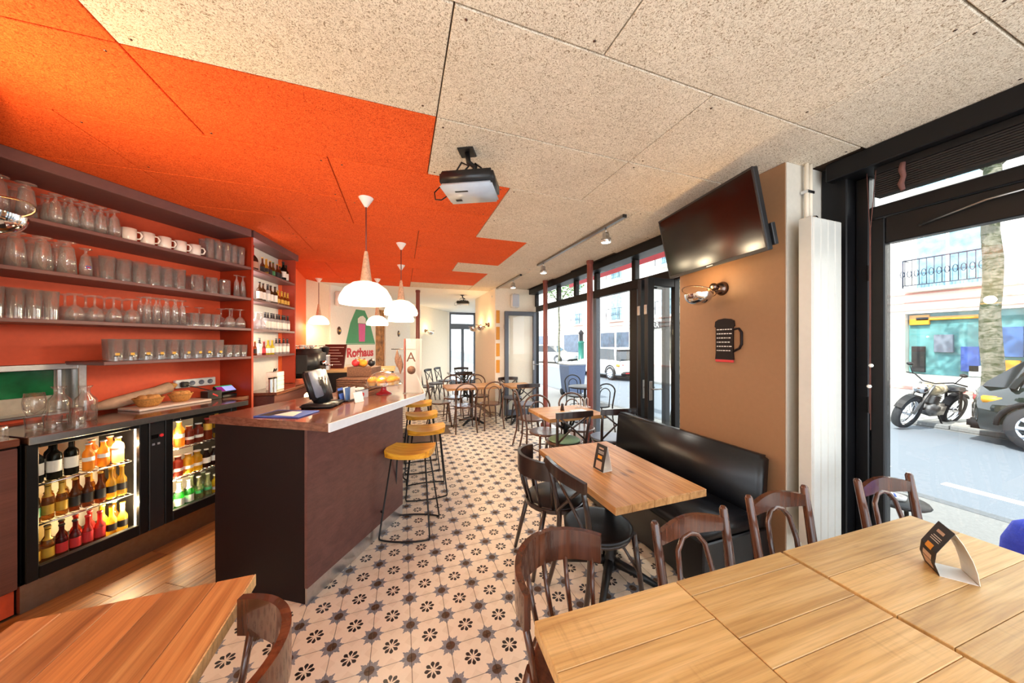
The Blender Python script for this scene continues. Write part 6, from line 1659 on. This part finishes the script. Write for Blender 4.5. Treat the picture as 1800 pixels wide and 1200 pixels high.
# cars
def car(name, label, loc, rz, paint, L=4.3, Wd=0.88, H=1.55, wheel=0.33):
    t = thing(name, label, 'car', loc, rz)
    # sections along y (rear = -L/2): y, half width, z bottom, z belt
    def loft(secs):
        vs = []; fs = []
        n = len(secs[0])
        for s_ in secs:
            vs += s_
        for i in range(len(secs) - 1):
            for k in range(n):
                a = i * n + k; b = i * n + (k + 1) % n
                fs.append((a, b, b + n, a + n))
        fs.append(tuple(range(n - 1, -1, -1))); fs.append(tuple(len(vs) - n + k for k in range(n)))
        return MB().add(vs, fs, True)
    def ring(y, hw, z0, z1, tw=0.9):
        zm = z0 + (z1 - z0) * 0.55
        return [(-hw * 0.93, y, z0), (hw * 0.93, y, z0), (hw, y, z0 + 0.1), (hw, y, zm), (hw * tw, y, z1), (0, y, z1 + 0.015), (-hw * tw, y, z1), (-hw, y, zm), (-hw, y, z0 + 0.1)]
    h = L / 2
    belt = H * 0.62
    secs = [ring(-h, Wd * 0.80, 0.36, belt * 0.86), ring(-h + 0.10, Wd * 0.93, 0.26, belt * 0.98), ring(-h + 0.5, Wd, 0.22, belt), ring(0, Wd, 0.2, belt), ring(h - 1.2, Wd, 0.2, belt), ring(h - 0.35, Wd * 0.95, 0.24, belt * 0.86), ring(h - 0.05, Wd * 0.82, 0.3, belt * 0.72), ring(h, Wd * 0.7, 0.36, belt * 0.6)]
    body = part('body', paint, t, loft(secs))
    gh = [[(-Wd * 0.86, -h + 0.12, belt - 0.02), (Wd * 0.86, -h + 0.12, belt - 0.02), (Wd * 0.84, -h + 0.16, belt + 0.06), (-Wd * 0.84, -h + 0.16, belt + 0.06)],
          [(-Wd * 0.90, -h + 0.55, belt - 0.02), (Wd * 0.90, -h + 0.55, belt - 0.02), (Wd * 0.72, -h + 0.6, H - 0.06), (-Wd * 0.72, -h + 0.6, H - 0.06)],
          [(-Wd * 0.90, -0.2, belt - 0.02), (Wd * 0.90, -0.2, belt - 0.02), (Wd * 0.73, -0.2, H - 0.03), (-Wd * 0.73, -0.2, H - 0.03)],
          [(-Wd * 0.90, h - 1.7, belt - 0.02), (Wd * 0.90, h - 1.7, belt - 0.02), (Wd * 0.70, h - 1.9, H - 0.06), (-Wd * 0.70, h - 1.9, H - 0.06)],
          [(-Wd * 0.86, h - 1.0, belt - 0.04), (Wd * 0.86, h - 1.0, belt - 0.04), (Wd * 0.84, h - 1.05, belt), (-Wd * 0.84, h - 1.05, belt)]]
    g_ = MB()
    vs = [p for s_ in gh for p in s_]; fs = []
    for i in range(4):
        for k in range(4):
            a = i * 4 + k; b = i * 4 + (k + 1) % 4
            fs.append((a, b, b + 4, a + 4))
    fs += [(3, 2, 1, 0), (16, 17, 18, 19)]
    part('windows', bpy.data.materials.get('car_glass') or plain('car_glass', srgb(24, 30, 34), 0.05, var=0.2, coat=0.6), t, g_.add(vs, fs))
    part('roof', paint, t, loft([[(-Wd * 0.66, -h + 0.5, H - 0.075), (Wd * 0.66, -h + 0.5, H - 0.075), (Wd * 0.6, -h + 0.52, H - 0.04), (-Wd * 0.6, -h + 0.52, H - 0.04)], [(-Wd * 0.72, -h + 0.8, H - 0.05), (Wd * 0.72, -h + 0.8, H - 0.05), (Wd * 0.66, -h + 0.8, H), (-Wd * 0.66, -h + 0.8, H)], [(-Wd * 0.73, 0, H - 0.05), (Wd * 0.73, 0, H - 0.05), (Wd * 0.66, 0, H + 0.01), (-Wd * 0.66, 0, H + 0.01)], [(-Wd * 0.70, h - 1.9, H - 0.08), (Wd * 0.70, h - 1.9, H - 0.08), (Wd * 0.64, h - 1.88, H - 0.035), (-Wd * 0.64, h - 1.88, H - 0.035)]]))
    for sx in (-1, 1):
        part('roof_rail', M['steel'], t, MB().tube([(sx * Wd * 0.69, -h + 0.75, H - 0.0), (sx * Wd * 0.69, -h + 0.85, H + 0.03), (sx * Wd * 0.69, h - 2.1, H + 0.02)], 0.015, 6))
        part('pillar', paint, t, MB().tube([(sx * Wd * 0.905, -h + 0.42, belt - 0.03), (sx * Wd * 0.75, -h + 0.62, H - 0.06)], 0.05, 6).tube([(sx * Wd * 0.905, 0.1, belt - 0.03), (sx * Wd * 0.745, 0.05, H - 0.05)], 0.03, 6))
        for y in (-h + 0.62 * 1.15, h - 0.85):
            w_ = part('wheel', bpy.data.materials.get('tyre') or plain('tyre', srgb(36, 38, 42), 0.8), t, MB().lathe([(wheel * 0.68, -0.1), (wheel * 0.95, -0.1), (wheel, -0.07), (wheel, 0.07), (wheel * 0.95, 0.1), (wheel * 0.68, 0.1)], 28, Matrix.Translation((sx * (Wd - 0.07), y, wheel)) @ Matrix.Rotation(R(90), 4, 'Y')))
            rm = MB().lathe([(wheel * 0.70, 0.02), (wheel * 0.70, 0.095), (wheel * 0.64, 0.10), (wheel * 0.62, 0.05)], 24, Matrix.Translation((sx * (Wd - 0.07), y, wheel)) @ Matrix.Rotation(R(90) * sx, 4, 'Y'))
            for k in range(10):
                a = k * PI / 5
                rm.tube([(sx * (Wd + 0.02), y + 0.03 * math.cos(a), wheel + 0.03 * math.sin(a)), (sx * (Wd + 0.018), y + wheel * 0.66 * math.cos(a), wheel + wheel * 0.66 * math.sin(a))], [0.022, 0.03], 5)
            rm.lathe([(0.0001, 0.0), (0.05, 0.0), (0.05, 0.03), (0.0001, 0.035)], 10, Matrix.Translation((sx * (Wd - 0.0), y, wheel)) @ Matrix.Rotation(R(90) * sx, 4, 'Y'))
            part('rim', M['silver'], w_, rm)
            part('wheel_arch', M['black'], t, MB().tube([(sx * (Wd + 0.005), y + (wheel + 0.06) * math.cos(a), wheel + (wheel + 0.06) * math.sin(a)) for a in [R(q) for q in range(0, 181, 15)]], 0.03, 6))
        part('tail_light', bpy.data.materials.get('tail_red') or plain('tail_red', srgb(200, 36, 30), 0.15, coat=0.5), t, MB().bev(sx * Wd * 0.68 - 0.12, sx * Wd * 0.68 + 0.12, -h + 0.015, -h + 0.12, belt * 0.68, belt * 0.84, 0.02, None, 2))
        part('indicator', M['amber'], t, MB().bev(sx * Wd * 0.90 - 0.06, sx * Wd * 0.90 + 0.025, -h + 0.12, -h + 0.34, belt * 0.70, belt * 0.83, 0.015, None, 2))
        part('headlight', M['silver'], t, MB().bev(sx * Wd * 0.66 - 0.14, sx * Wd * 0.66 + 0.14, h - 0.16, h - 0.02, belt * 0.56, belt * 0.70, 0.03, None, 2))
    part('bumper', M['black'], t, MB().bev(-Wd * 0.86, Wd * 0.86, -h - 0.05, -h + 0.2, 0.24, 0.42, 0.04, None, 2).bev(-Wd * 0.7, Wd * 0.7, h - 0.15, h + 0.03, 0.24, 0.38, 0.03, None, 2))
    part('reflector', M['printred'], t, MB().box(-Wd * 0.7, -Wd * 0.4, -h - 0.056, -h - 0.051, 0.34, 0.38).box(Wd * 0.4, Wd * 0.7, -h - 0.056, -h - 0.051, 0.34, 0.38))
    part('number_plate', M['paper'], t, MB().box(-0.26, 0.26, -h - 0.062, -h - 0.052, 0.28, 0.33))
    return t
dpaint = plain('dark_car_paint', srgb(16, 26, 24), 0.06, var=0.25, coat=1.0)
wpaint = plain('white_car_paint', srgb(232, 232, 232), 0.2, var=0.02, coat=0.6)
spaint = plain('silver_car_paint', srgb(190, 194, 200), 0.2, var=0.03, coat=0.6)
car('dark_car', 'dark glossy car parked behind the motorbike across the street', (10.16, 2.55 - 2.3, GZ), R(180), dpaint, 4.6, 0.92, 1.62, 0.37)
car('white_car', 'white car parked further along across the street', (10.0, 13.6, GZ), 0, wpaint, 4.0, 0.85, 1.48, 0.31)
car('silver_car', 'silver car facing the cafe far down the street', (11.8, 23.6, GZ + 0.08), R(205), spaint, 4.2, 0.86, 1.46, 0.31)
# motorbike
mt = thing('motorbike', 'black motorbike leaning on its stand at the far kerb', 'motorbike', (10.18, 3.32, GZ + 0.03), R(115))
mt.rotation_euler = (R(0), R(-15), R(84))
tyre = bpy.data.materials['tyre']
def bwheel(y, r):
    w_ = part('wheel', tyre, mt, MB().lathe([(r * 0.78, -0.05), (r * 0.95, -0.055), (r, -0.02), (r, 0.02), (r * 0.95, 0.055), (r * 0.78, 0.05), (r * 0.78, -0.05)], 28, Matrix.Translation((0, y, r)) @ Matrix.Rotation(R(90), 4, 'Y')))
    sp_ = MB().lathe([(r * 0.78, -0.03), (r * 0.72, -0.02), (r * 0.72, 0.02), (r * 0.78, 0.03)], 24, Matrix.Translation((0, y, r)) @ Matrix.Rotation(R(90), 4, 'Y'))
    for k in range(14):
        a = k * PI / 7
        sp_.tube([(0.03 * (-1) ** k, y, r), (0, y + r * 0.74 * math.cos(a), r + r * 0.74 * math.sin(a))], 0.004, 4)
    sp_.lathe([(0.0001, -0.06), (0.05, -0.06), (0.05, 0.06), (0.0001, 0.06)], 12, Matrix.Translation((0, y, r)) @ Matrix.Rotation(R(90), 4, 'Y'))
    part('spokes', M['chrome'], w_, sp_)
    part('mudguard', M['blackmetal'], mt, MB().band([(0, y + (r + 0.03) * math.cos(R(a)), r + (r + 0.03) * math.sin(R(a))) for a in range(20, 150, 13)], 0.012, 0.11))
bwheel(0.72, 0.33); bwheel(-0.68, 0.32)
fk = MB()
for s in (-1, 1):
    fk.tube([(s * 0.09, 0.72, 0.33), (s * 0.09, 0.52, 0.78), (s * 0.09, 0.45, 0.93)], 0.022, 8)
part('fork', M['steeldark'], mt, fk)
part('headlight', M['chrome'], mt, MB().ball((0, 0.60, 0.83), 0.10, 10))
part('handlebar', M['blackmetal'], mt, MB().tube([(-0.40, 0.28, 1.02), (-0.25, 0.36, 1.04), (-0.08, 0.44, 0.96), (0.08, 0.44, 0.96), (0.25, 0.36, 1.04), (0.40, 0.28, 1.02)], 0.014, 6))
part('mirror', M['blackmetal'], mt, MB().tube([(0.28, 0.36, 1.04), (0.34, 0.40, 1.18)], 0.008, 5).ball((0.35, 0.40, 1.22), 0.05, 8, None, 0.7).tube([(-0.28, 0.36, 1.04), (-0.34, 0.40, 1.18)], 0.008, 5).ball((-0.35, 0.40, 1.22), 0.05, 8, None, 0.7))
part('tank', plain('cream_tank', srgb(196, 176, 140), 0.2, coat=0.6), mt, MB().lathe([(0.0001, -0.27), (0.07, -0.25), (0.12, -0.1), (0.15, 0.08), (0.13, 0.22), (0.06, 0.28), (0.0001, 0.29)], 14, Matrix.Translation((0, 0.16, 0.82)) @ Matrix.Rotation(R(-84), 4, 'X')))
part('seat', M['leather'], mt, MB().bev(-0.12, 0.12, -0.62, -0.08, 0.74, 0.84, 0.04, None, 3))
part('engine', M['steeldark'], mt, MB().bev(-0.14, 0.14, -0.12, 0.26, 0.26, 0.52, 0.04, None, 2).lathe([(0.0001, 0)] + [(0.10 + (0.015 if k % 2 else 0), 0.02 * k) for k in range(1, 10)] + [(0.0001, 0.2)], 14, Matrix.Translation((0, 0.14, 0.50))))
part('exhaust', M['chrome'], mt, MB().tube([(0.1, 0.26, 0.60), (0.13, 0.36, 0.45), (0.15, 0.2, 0.28), (0.17, -0.3, 0.28), (0.18, -0.95, 0.40)], [0.02, 0.02, 0.022, 0.03, 0.042], 8))
part('frame', M['blackmetal'], mt, MB().tube([(0, 0.46, 0.86), (0, 0.32, 0.40), (0, 0.0, 0.25), (0, -0.25, 0.34), (0, -0.66, 0.32)], 0.02, 6).tube([(0, 0.46, 0.88), (0, 0.0, 0.72), (0, -0.6, 0.74)], 0.02, 6).tube([(0.1, -0.68, 0.32), (0.1, -0.45, 0.74)], 0.022, 6).tube([(-0.1, -0.68, 0.32), (-0.1, -0.45, 0.74)], 0.022, 6))
part('tail_light', bpy.data.materials['tail_red'], mt, MB().bev(-0.05, 0.05, -0.72, -0.64, 0.70, 0.76, 0.01))
part('stand', M['blackmetal'], mt, MB().tube([(-0.08, -0.05, 0.28), (-0.21, -0.08, 0.05)], 0.014, 6))
# street furniture
wb = thing('rubbish_bin', 'blue grey wheeled rubbish bin on the near pavement', 'bin', (5.0, 8.6, GZ + 0.10))
part('body', plain('bin_plastic', srgb(88, 104, 136), 0.5), wb, MB().add([(-0.24, -0.24, 0.1), (0.24, -0.24, 0.1), (0.24, 0.24, 0.1), (-0.24, 0.24, 0.1), (-0.30, -0.30, 0.95), (0.30, -0.30, 0.95), (0.30, 0.30, 0.95), (-0.30, 0.30, 0.95)], [(3, 2, 1, 0), (4, 5, 6, 7), (0, 1, 5, 4), (1, 2, 6, 5), (2, 3, 7, 6), (3, 0, 4, 7)]))
part('lid', plain('bin_lid', srgb(214, 216, 220), 0.5), wb, MB().bev(-0.33, 0.33, -0.33, 0.35, 0.951, 1.03, 0.03, None, 2))
part('wheel', tyre, wb, MB().lathe([(0.0001, -0.04), (0.1, -0.04), (0.1, 0.04), (0.0001, 0.04)], 14, Matrix.Translation((-0.22, 0.22, 0.1)) @ Matrix.Rotation(R(90), 4, 'Y')).lathe([(0.0001, -0.04), (0.1, -0.04), (0.1, 0.04), (0.0001, 0.04)], 14, Matrix.Translation((0.22, 0.22, 0.1)) @ Matrix.Rotation(R(90), 4, 'Y')).box(-0.2, 0.2, -0.22, -0.15, 0.0, 0.1))
gk = thing('street_kiosk', 'slim dark green street column across the street', 'street column', (13.4, 21.7, GZ + 0.08))
part('shaft', plain('dark_green_iron', srgb(20, 96, 84), 0.4), gk, MB().lathe([(0.0001, 0), (0.30, 0), (0.30, 0.25), (0.22, 0.3), (0.22, 1.6), (0.28, 1.7), (0.16, 1.8)], 14))
part('cap', M['cardblack'], gk, MB().lathe([(0.16, 1.8), (0.16, 2.3), (0.24, 2.4), (0.0001, 2.7)], 14))
# terrace outside
tt_ = thing('terrace_table', 'round dark terrace table outside on the pavement', 'table', (3.55, 5.6, GZ + 0.10))
part('top', M['blackmetal'], tt_, MB().lathe([(0.0001, 0.71), (0.33, 0.71), (0.34, 0.72), (0.33, 0.735), (0.0001, 0.735)], 28))
part('column', M['blackmetal'], tt_, MB().lathe([(0.025, 0.02), (0.025, 0.71)], 10))
part('base', M['blackmetal'], tt_, MB().lathe([(0.0001, 0.0), (0.22, 0.0), (0.22, 0.015), (0.03, 0.035)], 20))
tc_ = chair_hoop('dark bentwood chair outside at the terrace table nearer the pavement tree', M['blackmetal'], M['blackmetal'])
tc_.location = (3.5, 5.05, GZ + 0.10); tc_.rotation_euler = (0, 0, R(-5))
dup(tc_, (3.7, 6.15, GZ + 0.10), R(175), 'dark bentwood chair outside beyond the terrace table')
sx_ = thing('terrace_stool', 'low dark terrace stool outside behind the chair at the glazed door', 'stool', (3.5, 1.28, GZ + 0.10))
part('seat', M['blackmetal'], sx_, MB().lathe([(0.0001, 0.43), (0.16, 0.43), (0.17, 0.44), (0.16, 0.455), (0.0001, 0.455)], 20))
for k in range(4):
    a = PI / 4 + k * PI / 2
    part('leg', M['blackmetal'], sx_, MB().tube([(0.11 * math.cos(a), 0.11 * math.sin(a), 0.43), (0.16 * math.cos(a), 0.16 * math.sin(a), 0.0)], 0.012, 6))
ash = thing('ashtray', 'small white dish lying on the low terrace stool', 'dish', (3.5, 1.28, GZ + 0.10 + 0.4555))
part('dish', M['ceramic'], ash, MB().lathe([(0.0001, 0), (0.05, 0), (0.055, 0.025), (0.05, 0.025), (0.045, 0.008), (0.0001, 0.008)], 16))
part('stub', M['printblue'], ash, MB().tube([(0.0, 0, 0.012), (0.03, 0.02, 0.022)], 0.006, 5))
# blue bag outside the glazed door
bp = thing('bag', 'rounded bright blue fabric bag outside the glazed door past the table end', 'bag', (3.25, 0.66, GZ + 0.10))
part('body', M['navy'], bp, MB().lathe([(0.0001, 0.002), (0.11, 0.002), (0.128, 0.05), (0.13, 0.35), (0.12, 0.52), (0.085, 0.62), (0.04, 0.655), (0.0001, 0.66)], 20))
part('strap', M['navy'], bp, MB().tube([(-0.08, -0.05, 0.60), (-0.07, -0.06, 0.67), (-0.02, -0.06, 0.69), (0.03, -0.04, 0.64)], 0.012, 6))
